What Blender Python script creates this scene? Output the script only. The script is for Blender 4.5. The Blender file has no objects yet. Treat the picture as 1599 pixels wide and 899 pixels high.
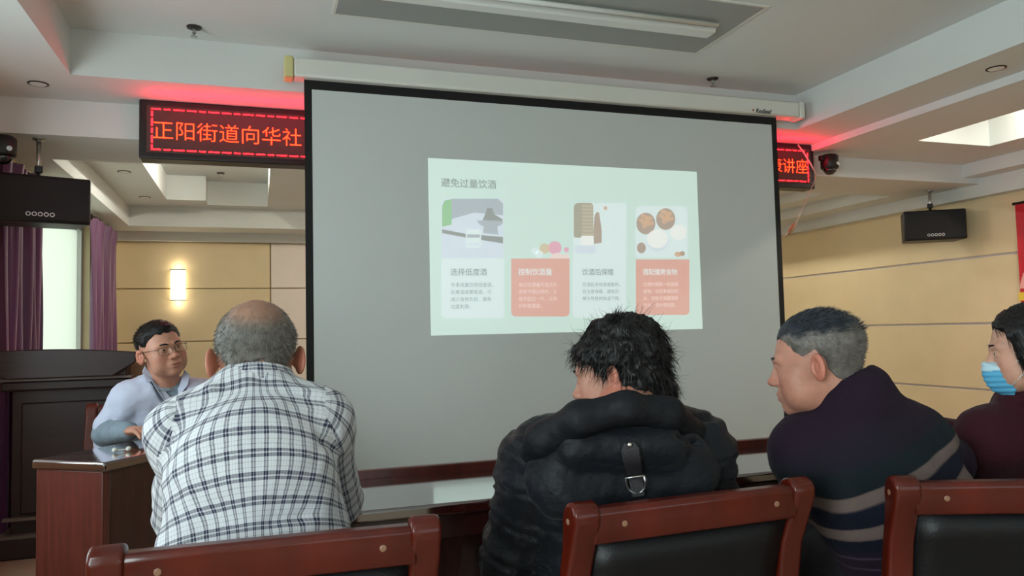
import bpy, math, random
import numpy as np
from mathutils import Matrix, Vector
# ------------------------------------------------------------------ camera, light, exposure
scene = bpy.context.scene
COL = scene.collection
FPX, YAW, PITCH, ROLL = 1179.4, .324876, .057377, -.023589      # image taken as 1599 x 899
CAMP = np.array([0., 0., 1.2])
def cam_rows():
    cy, sy, cp, sp, cr, sr = math.cos(YAW), math.sin(YAW), math.cos(PITCH), math.sin(PITCH), math.cos(ROLL), math.sin(ROLL)
    fw = np.array([sy*cp, cy*cp, sp]); r0 = np.array([cy, -sy, 0.]); u0 = np.cross(r0, fw)
    return np.array([cr*r0+sr*u0, sr*r0-cr*u0, fw])
CM = cam_rows()
def ray(x, y): return CM.T @ np.array([(x-799.5)/FPX, (y-449.5)/FPX, 1.])
def K(x, y, d): return CAMP + ray(x, y)*d                       # pixel + depth from the thing's size
def onY(x, y, Y): r = ray(x, y); return CAMP + r*(Y/r[1])
def onZ(x, y, Z): r = ray(x, y); return CAMP + r*((Z-1.2)/r[2])
def onX(x, y, X): r = ray(x, y); return CAMP + r*(X/r[0])
cd = bpy.data.cameras.new('camera'); cam = bpy.data.objects.new('camera', cd); COL.objects.link(cam)
cd.sensor_width = 36; cd.lens = FPX/1599*36; cd.clip_start = .02
m4 = Matrix.Identity(4)
for i in range(3):
    m4[i][0], m4[i][1], m4[i][2], m4[i][3] = CM[0][i], -CM[1][i], -CM[2][i], CAMP[i]
cam.matrix_world = m4
scene.camera = cam
vs = scene.view_settings
vs.view_transform = 'Standard'; vs.look = 'None'; vs.exposure = 0.2; vs.gamma = 1; vs.use_curve_mapping = False
wd = bpy.data.worlds.new('sky'); scene.world = wd; wd.use_nodes = True
wd.node_tree.nodes['Background'].inputs[0].default_value = (.80, .92, 1., 1)
wd.node_tree.nodes['Background'].inputs[1].default_value = 1.0
def area(name, loc, size, power, col, direction):
    l = bpy.data.lights.new(name, 'AREA'); l.shape = 'RECTANGLE'; l.size, l.size_y = size; l.energy = power; l.color = col
    o = bpy.data.objects.new(name, l); COL.objects.link(o); o.location = loc
    o.rotation_euler = Vector(direction).to_track_quat('-Z', 'Z').to_euler(); return o
# daylight outside the windows of the left wall
DAY = (.86, .95, 1.)
area('daylight_1', (-2.0, 7.0, 1.5), (1.9, 1.7), 5.0, DAY, (1, 0, -.1))
area('daylight_2', (-2.0, 2.5, 1.65), (2.9, 1.6), 85, DAY, (1, 0, -.1))
area('daylight_3', (-2.0, -1.2, 1.65), (2.6, 1.6), 235, DAY, (1, 0, -.1))
area('daylight_4', (2.4, -4.1, 1.65), (5.0, 1.6), 22, DAY, (0, 1, -.1))

# ------------------------------------------------------------------ helpers
def lin(c):
    c = np.array(c[:3], float)/255.
    return tuple(np.where(c <= .04045, c/12.92, ((c+.055)/1.055)**2.4))
MATS = {}
def mat(name, col, rough=.5, metal=0., coat=0., var=None, bump=None, emit=0., ecol=None, spec=.5, stretch=(1, 1, 1), col2=None, sheen=0., sub=0.):
    m = bpy.data.materials.new(name); m.use_nodes = True; MATS[name] = m
    nt = m.node_tree; b = nt.nodes['Principled BSDF']; N = nt.nodes.new; L = nt.links.new
    c = lin(col)
    b.inputs['Base Color'].default_value = (*c, 1); b.inputs['Roughness'].default_value = rough
    b.inputs['Metallic'].default_value = metal; b.inputs['Coat Weight'].default_value = coat; b.inputs['Coat Roughness'].default_value = min(.12, rough)
    b.inputs['Specular IOR Level'].default_value = spec; b.inputs['Sheen Weight'].default_value = sheen
    b.inputs['Subsurface Weight'].default_value = sub; b.inputs['Subsurface Radius'].default_value = (.01, .004, .002)
    if emit:
        b.inputs['Emission Color'].default_value = (*(lin(ecol or col)), 1); b.inputs['Emission Strength'].default_value = emit
    if var or bump:
        tc = N('ShaderNodeTexCoord'); mp = N('ShaderNodeMapping'); mp.inputs['Scale'].default_value = stretch
        L(tc.outputs['Object'], mp.inputs['Vector'])
    if var:
        n = N('ShaderNodeTexNoise'); n.inputs['Scale'].default_value = var[0]; n.inputs['Detail'].default_value = 6; L(mp.outputs[0], n.inputs['Vector'])
        r = N('ShaderNodeValToRGB'); k = var[1]
        r.color_ramp.elements[0].position = .3; r.color_ramp.elements[1].position = .7
        a = np.array(c)
        r.color_ramp.elements[0].color = (*(a*(1-k)), 1); r.color_ramp.elements[1].color = (*((np.array(lin(col2)) if col2 else np.minimum(a*(1+k), 1))), 1)
        L(n.outputs['Fac'], r.inputs[0]); L(r.outputs[0], b.inputs['Base Color'])
    if bump:
        n2 = N('ShaderNodeTexNoise'); n2.inputs['Scale'].default_value = bump[0]; n2.inputs['Detail'].default_value = 4; L(mp.outputs[0], n2.inputs['Vector'])
        bp = N('ShaderNodeBump'); bp.inputs['Strength'].default_value = bump[1]; bp.inputs['Distance'].default_value = .01
        L(n2.outputs['Fac'], bp.inputs['Height']); L(bp.outputs[0], b.inputs['Normal'])
    return m
def emat(name, col, s):
    return mat(name, (20, 20, 20), .8, emit=s, ecol=col)

class MB:
    def __init__(s): s.v = []; s.f = []
    def add(s, v, f):
        o = len(s.v); s.v += [tuple(map(float, p)) for p in v]; s.f += [tuple(i+o for i in q) for q in f]; return s
    def box(s, lo, hi):
        x0, y0, z0 = lo; x1, y1, z1 = hi
        return s.add([(x0,y0,z0),(x1,y0,z0),(x1,y1,z0),(x0,y1,z0),(x0,y0,z1),(x1,y0,z1),(x1,y1,z1),(x0,y1,z1)],
                     [(0,3,2,1),(4,5,6,7),(0,1,5,4),(1,2,6,5),(2,3,7,6),(3,0,4,7)])
    def obox(s, c, ax, h):
        c = np.array(c, float); ax = [np.array(a, float) for a in ax]; P = []
        for k in (-1, 1):
            for i, j in ((-1,-1),(1,-1),(1,1),(-1,1)): P.append(c+ax[0]*i*h[0]+ax[1]*j*h[1]+ax[2]*k*h[2])
        return s.add(P, [(0,3,2,1),(4,5,6,7),(0,1,5,4),(1,2,6,5),(2,3,7,6),(3,0,4,7)])
    def prism(s, pts, vec):                       # planar polygon extruded by vec
        n = len(pts); a = [np.array(p, float) for p in pts]; b = [p+np.array(vec, float) for p in a]
        return s.add(a+b, [tuple(range(n-1, -1, -1)), tuple(range(n, 2*n))]+[(i, (i+1) % n, n+(i+1) % n, n+i) for i in range(n)])
    def tube(s, path, r, n=8, caps=True, flat=None):
        P = [np.array(p, float) for p in path]; R = r if hasattr(r, '__len__') else [r]*len(P); V = []; F = []
        up = None
        for i, p in enumerate(P):
            t = P[min(i+1, len(P)-1)]-P[max(i-1, 0)]; t = t/(np.linalg.norm(t)+1e-12)
            if up is None: up = np.array([0, 0, 1.]) if abs(t[2]) < .9 else np.array([0, 1., 0])
            a = np.cross(t, up); a /= np.linalg.norm(a)+1e-12; up = np.cross(a, t)
            for k in range(n):
                q = 2*math.pi*k/n; V.append(p+R[i]*(math.cos(q)*a+math.sin(q)*up*(flat or 1)))
        for i in range(len(P)-1):
            for k in range(n): F.append((i*n+k, i*n+(k+1) % n, (i+1)*n+(k+1) % n, (i+1)*n+k))
        if caps: F += [tuple(range(n-1, -1, -1)), tuple((len(P)-1)*n+k for k in range(n))]
        return s.add(V, F)
    def lathe(s, prof, c, axis=(0, 0, 1), n=16):
        ax = np.array(axis, float); ax /= np.linalg.norm(ax); u = np.cross(ax, (0, 1, 0) if abs(ax[1]) < .9 else (1, 0, 0)); u /= np.linalg.norm(u); w = np.cross(ax, u)
        V = []; F = []; c = np.array(c, float)
        for r, h in prof:
            for k in range(n): q = 2*math.pi*k/n; V.append(c+ax*h+r*(math.cos(q)*u+math.sin(q)*w))
        for i in range(len(prof)-1):
            for k in range(n): F.append((i*n+k, i*n+(k+1) % n, (i+1)*n+(k+1) % n, (i+1)*n+k))
        F += [tuple(range(n-1, -1, -1)), tuple((len(prof)-1)*n+k for k in range(n))]
        return s.add(V, F)
    def build(s, name, m, parent=None, org=(0, 0, 0), bevel=0., smooth=False, seg=2):
        me = bpy.data.meshes.new(name); o_ = np.array(org, float)
        me.from_pydata([tuple(np.array(p)-o_) for p in s.v], [], s.f); me.update()
        return link_mesh(name, me, m, parent, org, bevel, smooth, seg)
def link_mesh(name, me, m, parent=None, org=(0, 0, 0), bevel=0., smooth=False, seg=2):
    if isinstance(m, str): m = MATS[m]
    if len(me.materials) == 0: me.materials.append(m)
    o = bpy.data.objects.new(name, me); COL.objects.link(o)
    if parent: o.parent = parent
    else: o.location = org
    if bevel:
        b = o.modifiers.new('bevel', 'BEVEL'); b.width = bevel; b.segments = seg; b.limit_method = 'ANGLE'; b.angle_limit = .6
    if smooth or bevel:
        me.polygons.foreach_set('use_smooth', [True]*len(me.polygons))
        if bevel and not smooth: me.set_sharp_from_angle(angle=.9)
    return o
def np_mesh(name, V, F, m, parent=None, org=(0, 0, 0), smooth=True, uv=None, colr=None):
    me = bpy.data.meshes.new(name); V = np.asarray(V, np.float32)-np.array(org, np.float32); F = np.asarray(F, np.int32); k = F.shape[1]
    me.vertices.add(len(V)); me.vertices.foreach_set('co', V.ravel())
    me.loops.add(F.size); me.loops.foreach_set('vertex_index', F.ravel())
    me.polygons.add(len(F)); me.polygons.foreach_set('loop_start', np.arange(0, F.size, k, dtype=np.int32))
    me.update(calc_edges=True)
    if smooth: me.polygons.foreach_set('use_smooth', np.ones(len(F), bool))
    if uv is not None:
        l = me.uv_layers.new(name='cloth'); l.data.foreach_set('uv', np.asarray(uv, np.float32).ravel())
    if colr is not None:
        a = me.color_attributes.new('tint', 'FLOAT_COLOR', 'POINT')
        a.data.foreach_set('color', np.concatenate([colr, np.ones((len(colr), 1))], 1).astype(np.float32).ravel())
    me.validate(); me.update()
    return link_mesh(name, me, m, parent, org)
def thing(name, label, cat, loc=(0, 0, 0), rz=0., group=None):
    o = bpy.data.objects.new(name, None); COL.objects.link(o); o.location = loc; o.rotation_euler = (0, 0, rz); o.empty_display_size = .1
    return tag(o, label, cat, group)
def tag(o, label, cat, group=None):
    o['label'] = label; o['category'] = cat
    if group: o['group'] = group
    return o
def struct(o): o['kind'] = 'structure'; return o
def text_mesh(body, org, size, ex=(1, 0, 0), ey=(0, 0, 1), sx=1., shear=0., bold=0., lift=(0, 0, 0)):
    c = bpy.data.curves.new('text', 'FONT'); c.body = body; c.resolution_u = 3; c.offset = bold
    o = bpy.data.objects.new('text', c); COL.objects.link(o); bpy.context.view_layer.update()
    me = bpy.data.meshes.new_from_object(o.evaluated_get(bpy.context.evaluated_depsgraph_get()))
    v = np.array([w.co for w in me.vertices]); f = [tuple(p.vertices) for p in me.polygons]
    bpy.data.objects.remove(o); bpy.data.curves.remove(c); bpy.data.meshes.remove(me)
    ex, ey = np.array(ex, float), np.array(ey, float)
    return MB().add(np.array(org)+np.outer((v[:, 0]*sx+v[:, 1]*shear)*size, ex)+np.outer(v[:, 1]*size, ey)+np.array(lift), f)

# ------------------------------------------------------------------ materials
mat('paint', (214, 218, 216), .75, var=(1.2, .03), bump=(60, .04))
mat('panel_yellow', (226, 208, 168), .45, var=(3, .04), bump=(120, .05))
mat('panel_cream', (236, 226, 216), .45, var=(3, .03))
mat('joint_light', (205, 200, 205), .4)
mat('joint_dark', (150, 128, 88), .6)
mat('floor', (176, 158, 138), .28, var=(4, .08), coat=.2)
mat('white_plastic', (214, 214, 206), .4, var=(2, .03))
mat('yellow_plastic', (206, 200, 140), .5)
mat('black_plastic', (14, 14, 16), .45, bump=(300, .05))
mat('black_border', (8, 8, 9), .8)
mat('screen_fabric', (196, 201, 199), .85, var=(1.5, .015))
mat('grille', (7, 7, 10), .7, bump=(700, .3))
mat('metal', (190, 190, 188), .3, metal=1.)
mat('dark_metal', (60, 55, 52), .4, metal=.8)
mat('chair_wood', (82, 22, 10), .28, coat=.25, spec=.3, var=(9, .35), bump=(30, .03), stretch=(1, 1, .25))
mat('chair_plug', (134, 98, 76), .35)
mat('leather', (13, 13, 16), .42, spec=.3, bump=(220, .12))
mat('table_wood', (58, 20, 15), .06, coat=1., spec=1., var=(5, .35), bump=(40, .02), stretch=(.3, 6, 6))
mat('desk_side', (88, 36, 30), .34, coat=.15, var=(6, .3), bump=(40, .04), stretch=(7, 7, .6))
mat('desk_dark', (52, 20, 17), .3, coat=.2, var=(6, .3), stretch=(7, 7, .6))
mat('lectern_wood', (42, 24, 27), .45, coat=.0, var=(6, .3), stretch=(.6, 5, 5))
mat('lectern_trim', (112, 98, 92), .4)
mat('curtain', (100, 46, 94), .38, sheen=.6, var=(14, .2), bump=(60, .08), stretch=(1, 1, .05))
mat('frame_white', (225, 228, 226), .4)
mat('lamp_shade', (255, 246, 220), .6, emit=3.5, ecol=(255, 240, 205))
mat('tube_on', (255, 250, 235), .6, emit=130., ecol=(255, 248, 232))
mat('tube_off', (222, 226, 222), .35)
mat('trough', (150, 154, 150), .5)
mat('led_face', (62, 55, 52), .6, bump=(900, .4))
emat('led_text', (255, 40, 14), 9.)
emat('led_border', (255, 8, 14), 28.)
mat('cord', (190, 180, 170), .6)
mat('toggle', (150, 122, 92), .5)
mat('banner', (196, 24, 44), .5, var=(8, .1))
mat('banner_yellow', (240, 205, 70), .5)
mat('banner_pink', (240, 170, 165), .5)
mat('print_black', (22, 22, 26), .6)
mat('tan', (150, 122, 92), .6)
def glass_mat(name, col, diff):
    m = bpy.data.materials.new(name); m.use_nodes = True; nt = m.node_tree; nt.nodes.clear(); N = nt.nodes.new; L = nt.links.new; MATS[name] = m
    o = N('ShaderNodeOutputMaterial'); t = N('ShaderNodeBsdfTransparent'); g = N('ShaderNodeBsdfGlossy'); g.inputs['Roughness'].default_value = .05
    tl = N('ShaderNodeBsdfTranslucent'); tl.inputs[0].default_value = (*lin(col), 1); t.inputs[0].default_value = (*lin(col), 1)
    a = N('ShaderNodeMixShader'); a.inputs[0].default_value = diff; L(t.outputs[0], a.inputs[1]); L(tl.outputs[0], a.inputs[2])
    b = N('ShaderNodeMixShader'); b.inputs[0].default_value = .05; L(a.outputs[0], b.inputs[1]); L(g.outputs[0], b.inputs[2]); L(b.outputs[0], o.inputs[0])
MATS['table_wood'].node_tree.nodes['Principled BSDF'].inputs['Coat IOR'].default_value = 2.0
glass_mat('glass', (250, 253, 252), .0)
glass_mat('frosted', (238, 240, 226), .97)

# ------------------------------------------------------------------ room
XL, XR, YB, YN, ZT = -1.5, 6.11, 9.2, -3.5, 2.95
struct(MB().box((XL-.3, YN-.3, -.1), (XR+.2, YB+.2, 0)).build('floor', 'floor'))
struct(MB().box((XL-.3, YN-.3, 2.85), (XR+.2, YB+.2, 3.05)).build('ceiling', 'paint'))
TRIM = [0]
def trim(*boxes, m='paint'):
    TRIM[0] += 1; b = MB()
    for lo, hi in boxes: b.box(lo, hi)
    return struct(b.build('trim_%d' % TRIM[0], m))
e = .0
trim(((XL, YN, 2.60), (-.93, 4.42, 2.86)))                                   # soffit beside the tray recess
trim(((XL, 4.42, 2.60), (4.10, 4.90, 2.86)))                                 # soffit in front of the sign beam
trim(((3.68, YN, 2.60), (4.10, 4.42, 2.86)))
trim(((-.93, YN, 2.60), (3.68, -2.4, 2.86)))
trim(((4.10, YN, 2.55), (4.68, 4.90, 2.86)))                                 # soffit round the lit coffer
trim(((5.40, YN, 2.55), (XR, 4.90, 2.86)))
trim(((4.68, 4.31, 2.55), (5.40, 4.90, 2.86)))
trim(((4.68, YN, 2.55), (5.40, 1.6, 2.86)))
trim(((XL, 4.90, 2.39), (XR, 5.56, 2.86)))                                   # sign beam
trim(((5.80, YN, 2.44), (XR, 4.90, 2.56)))
trim(((5.98, YN, 2.28), (XR, 4.90, 2.45)))                                   # cornice along the right wall
trim(((5.98, 4.90, 2.28), (XR, YB, 2.40)))
trim(((XL, 5.56, 2.39), (-1.27, YB, 2.86)))                                  # left edge beam
trim(((-1.27, 8.65, 2.39), (XR, YB, 2.86)))                                  # far edge beam
trim(((5.66, 5.56, 2.39), (XR, 8.65, 2.86)))                                 # right edge beam
trim(((5.38, 5.56, 2.50), (5.66, 8.65, 2.86)))
trim(((-1.27, 5.56, 2.60), (-.865, 8.65, 2.86)))
trim(((-.865, 8.46, 2.60), (5.38, 8.65, 2.86)))
trim(((-.865, 8.20, 2.60), (-.50, 8.46, 2.86)))
trim(((.1, 5.56, 2.60), (.5, 8.46, 2.86)))
trim(((4.9, 5.56, 2.60), (5.38, 8.46, 2.86)))
trim(((XL, 9.08, 2.29), (XR, YB, 2.40)))                                     # cornice on the back wall
# left wall with window openings
wl = MB(); zs = (.85, 2.28)
opens = [(-2.5, .1), (1.1, 4.0), (6.05, 7.98)]
y = YN-.2
for a, b in opens:
    wl.box((XL-.2, y, 0), (XL, a, 2.95)); wl.box((XL-.2, a, 0), (XL, b, zs[0])); wl.box((XL-.2, a, zs[1]), (XL, b, 2.95)); y = b
wl.box((XL-.2, y, 0), (XL, YB+.2, 2.95))
wl_o = struct(wl.build('wall_left', 'panel_yellow'))
def window(n, a, b, pane, ax='x'):
    org = (XL-.1, (a+b)/2, zs[0]); fr = MB(); z0, z1 = zs; mid = (a+b)/2; t = .05
    def bx(y0, y1, q0, q1, d=.04, mbld=None):
        (mbld or fr).box((XL-.1-d, y0, q0), (XL-.1+d, y1, q1))
    bx(a, a+t, z0, z1); bx(b-t, b, z0, z1); bx(a+t, b-t, z0, z0+t); bx(a+t, b-t, z1-t, z1)
    if n > 1: bx(mid-t/2, mid+t/2, z0+t, z1-t)
    w = struct(fr.build('window_%d' % n, 'frame_white', org=org, bevel=.006))
    for y0, y1 in (((a+t, mid-t/2), (mid+t/2, b-t)) if n > 1 else ((a+t, b-t),)):
        MB().box((XL-.104, y0, z0+t), (XL-.098, y1, z1-t)).build('pane', pane, w, org)
    MB().box((XL-.02, a-.03, z0-.03), (XL+.05, b+.03, z0)).build('window_sill', 'frame_white', w, org, bevel=.006)
window(1, 6.05, 7.98, 'frosted'); window(2, 1.1, 4.0, 'glass'); window(3, -2.5, .1, 'glass')
# back wall of panels
def panels(wall, org, items, m):
    for lo, hi in items: MB().box(lo, hi).build('panel', m, wall, org, bevel=.004, seg=1)
JZ = [0.12, .585, 1.172, 1.765, 2.29]
wb = struct(MB().box((XL-.2, YB, 0), (XR+.2, YB+.2, 2.95)).build('wall_back', 'joint_dark'))
for x0, x1, m in ((XL, .13, 'panel_yellow'), (.142, 2.3, 'panel_cream'), (2.31, 4.2, 'panel_yellow'), (4.21, XR, 'panel_yellow')):
    panels(wb, (0, 0, 0), [((x0, YB-.02, JZ[i]+.005), (x1, YB+.01, JZ[i+1]-.005)) for i in range(4)], m)
wr = struct(MB().box((XR, YN-.2, 0), (XR+.2, YB+.2, 2.95)).build('wall_right', 'joint_light'))
for y0, y1 in ((YN, .3), (.305, 3.6), (3.605, YB-.02)):
    panels(wr, (0, 0, 0), [((XR-.02, y0, JZ[i]+.009), (XR+.01, y1, JZ[i+1]-.009)) for i in range(4)], 'panel_yellow')
# rear wall with a wide window
rw = MB(); rw.box((XL-.2, YN-.2, 0), (0, YN, 2.95)); rw.box((4.8, YN-.2, 0), (XR+.2, YN, 2.95)); rw.box((0, YN-.2, 0), (4.8, YN, .85)); rw.box((0, YN-.2, 2.4), (4.8, YN, 2.95))
struct(rw.build('wall_rear', 'panel_yellow'))
fr = MB()
for x in (0, 1.58, 3.17, 4.74): fr.box((x, YN-.14, .85), (x+.06, YN-.06, 2.4))
fr.box((.06, YN-.14, .85), (4.74, YN-.06, .91)); fr.box((.06, YN-.14, 2.34), (4.74, YN-.06, 2.4))
w4 = struct(fr.build('window_4', 'frame_white'))
for x in (.06, 1.64, 3.23): MB().box((x, YN-.103, .91), (x+1.515, YN-.097, 2.34)).build('pane', 'glass', w4)
struct(MB().box((XL, YB-.035, 0), (XR-.02, YB-.02, .12)).build('baseboard_back', 'desk_side'))
struct(MB().box((XR-.035, YN, 0), (XR-.02, YB-.035, .12)).build('baseboard_right', 'desk_side'))
struct(MB().box((XL, YN, 0), (XL+.015, YB-.035, .12)).build('baseboard_left', 'desk_side'))

# ------------------------------------------------------------------ ceiling fittings
def trough():
    t = thing('ceiling_light', 'unlit long recessed trough lamp in the ceiling before the projection screen', 'ceiling light', (1.44, 3.5, 2.85))
    o = (1.44, 3.5, 2.85)
    fr = MB(); x0, x1, y0, y1 = .38, 2.5, 3.2, 3.86
    for lo, hi in (((x0-.015, y0-.015, 2.843), (x1+.015, y0, 2.852)), ((x0-.015, y1, 2.843), (x1+.015, y1+.015, 2.852)), ((x0-.015, y0, 2.843), (x0, y1, 2.852)), ((x1, y0, 2.843), (x1+.015, y1, 2.852))): fr.box(lo, hi)
    fr.build('rim', 'white_plastic', t, o)
    MB().box((x0, y0, 2.844), (x1, y1, 2.851)).build('reflector', 'trough', t, o)
    MB().prism([(x0+.1, 3.60, 2.844), (x0+.1, 3.48, 2.844), (x0+.1, 3.50, 2.815), (x0+.1, 3.58, 2.815)], (x1-x0-.2, 0, 0)).build('lamp_housing', 'tube_off', t, o, bevel=.008)
    MB().tube([(x0+.14, 3.42, 2.826), (x1-.14, 3.42, 2.826)], .013, 10).build('fluorescent_tube', 'tube_off', t, o, smooth=True)
trough()
def coffer_lamp(x, y, lx, ly, z, label):
    t = thing('ceiling_light', label, 'ceiling light', (x, y, z))
    MB().box((x-lx, y-ly, z-.03), (x+lx, y+ly, z)).build('housing', 'white_plastic', t, (x, y, z), bevel=.006)
    MB().tube([(x-lx+.04, y, z-.045), (x+lx-.04, y, z-.045)] if lx > ly else [(x, y-ly+.04, z-.045), (x, y+ly-.04, z-.045)], .016, 10).build('fluorescent_tube', 'tube_on', t, (x, y, z), smooth=True)
coffer_lamp(5.15, 3.3, .06, .6, 2.85, 'lit tube lamp inside the narrow coffer beside the right wall')
coffer_lamp(4.55, 6.9, .06, .6, 2.85, 'lit tube lamp in the far coffer behind the red sign')
coffer_lamp(-.2, 6.9, .06, .5, 2.85, 'lit tube lamp in the far coffer towards the curtained window')
coffer_lamp(2.4, 6.9, .6, .06, 2.85, 'lit tube lamp in the far coffer behind the projection screen')
def downlight(x, y, z, label):
    t = thing('downlight', label, 'downlight', (x, y, z), group='round downlights in the ceiling')
    MB().lathe([(.052, 0), (.052, -.003), (.045, -.005), (.043, -.002)], (x, y, z), n=24).build('ring', 'dark_metal', t, (x, y, z), smooth=False)
    MB().lathe([(.042, -.001), (.040, -.005), (.02, -.007)], (x, y, z), n=20).build('lamp', 'tube_off', t, (x, y, z))
downlight(-1.125, 4.62, 2.60, 'round downlight in the ceiling strip left of the red sign')
downlight(3.905, 3.05, 2.60, 'round downlight in the ceiling strip right of the recessed tray')
downlight(-1.05, 6.9, 2.60, 'round downlight in the far ceiling near the curtained window')
downlight(-1.05, 8.1, 2.60, 'round downlight in the far ceiling closest to the back wall')
def sprinkler(x, y, z, label):
    t = thing('sprinkler', label, 'sprinkler', (x, y, z), group='fire sprinklers in the ceiling')
    o = (x, y, z)
    MB().lathe([(.038, 0), (.036, -.008), (.014, -.012)], o, n=20).build('rose', 'dark_metal', t, o)
    MB().lathe([(.008, -.01), (.008, -.03), (.011, -.032), (.011, -.037), (.004, -.04), (.004, -.052)], o, n=12).build('nozzle', 'metal', t, o)
    MB().lathe([(.018, -.052), (.018, -.055), (.005, -.056)], o, n=16).build('deflector', 'metal', t, o)
sprinkler(-.316, 4.238, 2.85, 'small fire sprinkler in the ceiling above the left end of the red sign')
sprinkler(2.876, 4.25, 2.85, 'small fire sprinkler in the ceiling above the projection screen roller case')
sprinkler(5.33, 4.2, 2.85, 'small fire sprinkler inside the lit coffer')
sprinkler(-.35, 8.0, 2.85, 'small fire sprinkler in the far coffer near the back wall')

# ------------------------------------------------------------------ LED sign
LX0, LX1, LZ0, LZ1, LY = -.651, 4.12, 2.252, 2.598, 4.77
led = thing('led_sign', 'long black sign with red glowing Chinese characters on the ceiling beam', 'sign', ((LX0+LX1)/2, 4.9, LZ0))
lo_ = ((LX0+LX1)/2, 4.9, LZ0)
MB().box((LX0, LY, LZ0), (LX1, 4.9, LZ1)).build('housing', 'black_plastic', led, lo_, bevel=.008)
MB().box((LX0+.04, LY-.004, LZ0+.035), (LX1-.04, LY+.002, LZ1-.035)).build('display_panel', 'led_face', led, lo_)
bo = MB(); bz0, bz1, bx0, bx1 = LZ0+.05, LZ1-.05, LX0+.065, LX1-.06; yy = LY-.0045
def dash(x0, x1, z0, z1): bo.add([(x0, yy, z0), (x1, yy, z0), (x1, yy, z1), (x0, yy, z1)], [(0, 1, 2, 3)])
x = bx0; k = 0
while x < bx1-.02:
    w = (.052, .036, .06)[k % 3]
    dash(x, min(x+w, bx1), bz1-.007, bz1); dash(x, min(x+w, bx1), bz0, bz0+.007); x += w+.015; k += 1
z = bz0; k = 0
while z < bz1-.01:
    w = (.03, .045)[k % 2]
    dash(bx0, bx0+.009, z, min(z+w, bz1)); dash(bx1-.009, bx1, z, min(z+w, bz1)); z += w+.012; k += 1
bo.build('border_lights', 'led_border', led, lo_)
a0 = onY(238, 222, LY); a1 = onY(473, 236, LY)
csz = (a1[0]-a0[0])/7.0
zc = onY(355, 222, LY)[2]-.36*csz+.048
text_mesh('正阳街道向华社', (a0[0]-.03*csz, LY-.0065, zc), csz*1.0, bold=-.009).build('characters', 'led_text', led, lo_)
r1 = onY(1261, 262, LY)[0]
text_mesh('康讲座', (r1-2.98*csz, LY-.0065, zc), csz*1.0, bold=-.009).build('characters', 'led_text', led, lo_)

for i in range(40):                                       # light the lit diodes throw on the ceiling strip
    l = bpy.data.lights.new('led_glow', 'POINT'); l.energy = .38; l.color = (1., .004, .06); l.shadow_soft_size = 0.
    o = bpy.data.objects.new('led_glow', l); COL.objects.link(o); o.location = (LX0+.12+i*(LX1-LX0-.24)/39, LY-.14, LZ1-.075)
# ------------------------------------------------------------------ projection screen
SY = 4.28; so = (1.82, SY, .2)
scr = thing('projection_screen', 'large pull-down projection screen with black border and a projected slide', 'projection screen', so)
MB().box((.19, SY-.055, 2.627), (3.55, SY+.055, 2.735)).build('roller_case', 'white_plastic', scr, so, bevel=.012)
MB().box((.14, SY-.058, 2.622), (.19, SY+.058, 2.738)).build('end_cap', 'yellow_plastic', scr, so, bevel=.008)
MB().box((3.55, SY-.058, 2.622), (3.592, SY+.058, 2.738)).build('end_cap', 'white_plastic', scr, so, bevel=.008)
SB = .24
MB().box((.289, SY-.002, SB+.05), (3.35, SY+.002, 2.575)).build('screen_fabric', 'screen_fabric', scr, so)
br = MB()
br.box((.248, SY-.0025, SB), (.289, SY+.0025, 2.63)); br.box((3.35, SY-.0025, SB), (3.391, SY+.0025, 2.63)); br.box((.289, SY-.0025, 2.575), (3.35, SY+.0025, 2.63)); br.box((.289, SY-.0025, SB), (3.35, SY+.0025, SB+.05))
br.build('black_border', 'black_border', scr, so)
MB().tube([(.23, SY, SB-.012), (3.41, SY, SB-.012)], .016, 12).build('weight_bar', 'black_plastic', scr, so, smooth=True)
lp = onY(1174, 172, SY-.056)
text_mesh('Redleaf', (lp[0]+.03, SY-.0562, lp[2]-.014), .041, shear=.25, bold=.022).build('brand_lettering', 'print_black', scr, so)
MB().tube([(lp[0]+.012, SY-.0562, lp[2]+.002), (lp[0]+.012, SY-.0555, lp[2]+.002)], .007, 10).build('brand_mark', mat('brand_red', (150, 40, 30), .5), scr, so)
# brackets that carry the case
for x in (.6, 3.1): MB().box((x-.02, SY+.05, 2.66), (x+.02, 4.43, 2.70)).build('bracket', 'white_plastic', scr, so)
def smat(name, col, s=1.0):
    return mat(name, (196, 201, 199), .85, emit=s, ecol=col)
SS = .46
smat('slide_base', (206, 238, 226), SS); smat('slide_white', (226, 246, 246), SS*1.05); smat('slide_text', (60, 78, 88), .04)
smat('slide_body', (92, 110, 118), .12); smat('slide_orange', (235, 138, 112), SS); smat('slide_pale', (250, 214, 204), SS*1.05)
slide = MB().box((.942, SY-.0032, 1.187), (2.744, SY-.0021, 2.221)).build('projected_slide', 'slide_base', scr, so)
def S(x, y, l): p = onY(x, y, SY); return (p[0], SY-.0034-.0003*l, p[2])
def spoly(name, pts, m, l=1):
    P = [S(x, y, l) for x, y in pts]
    MB().add(P, [tuple(range(len(P)))]).build(name, m, slide, so)
def rrect(x0, y0, x1, y1, r=(0, 0, 0, 0), sl=0.):
    P = []
    for cx, cy, q, rr in ((x0, y0, 180, r[0]), (x1, y0, 270, r[1]), (x1, y1, 0, r[2]), (x0, y1, 90, r[3])):
        sx = 1 if cx == x0 else -1; sy = 1 if cy == y0 else -1
        if rr == 0: P.append((cx, cy))
        else:
            for k in range(6): t = math.radians(q+18*k); P.append((cx+sx*rr+rr*math.cos(t), cy+sy*rr+rr*math.sin(t)))
    return P
def disc(cx, cy, rx, ry, n=20): return [(cx+rx*math.cos(2*math.pi*k/n), cy+ry*math.sin(2*math.pi*k/n)) for k in range(n)]
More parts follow.
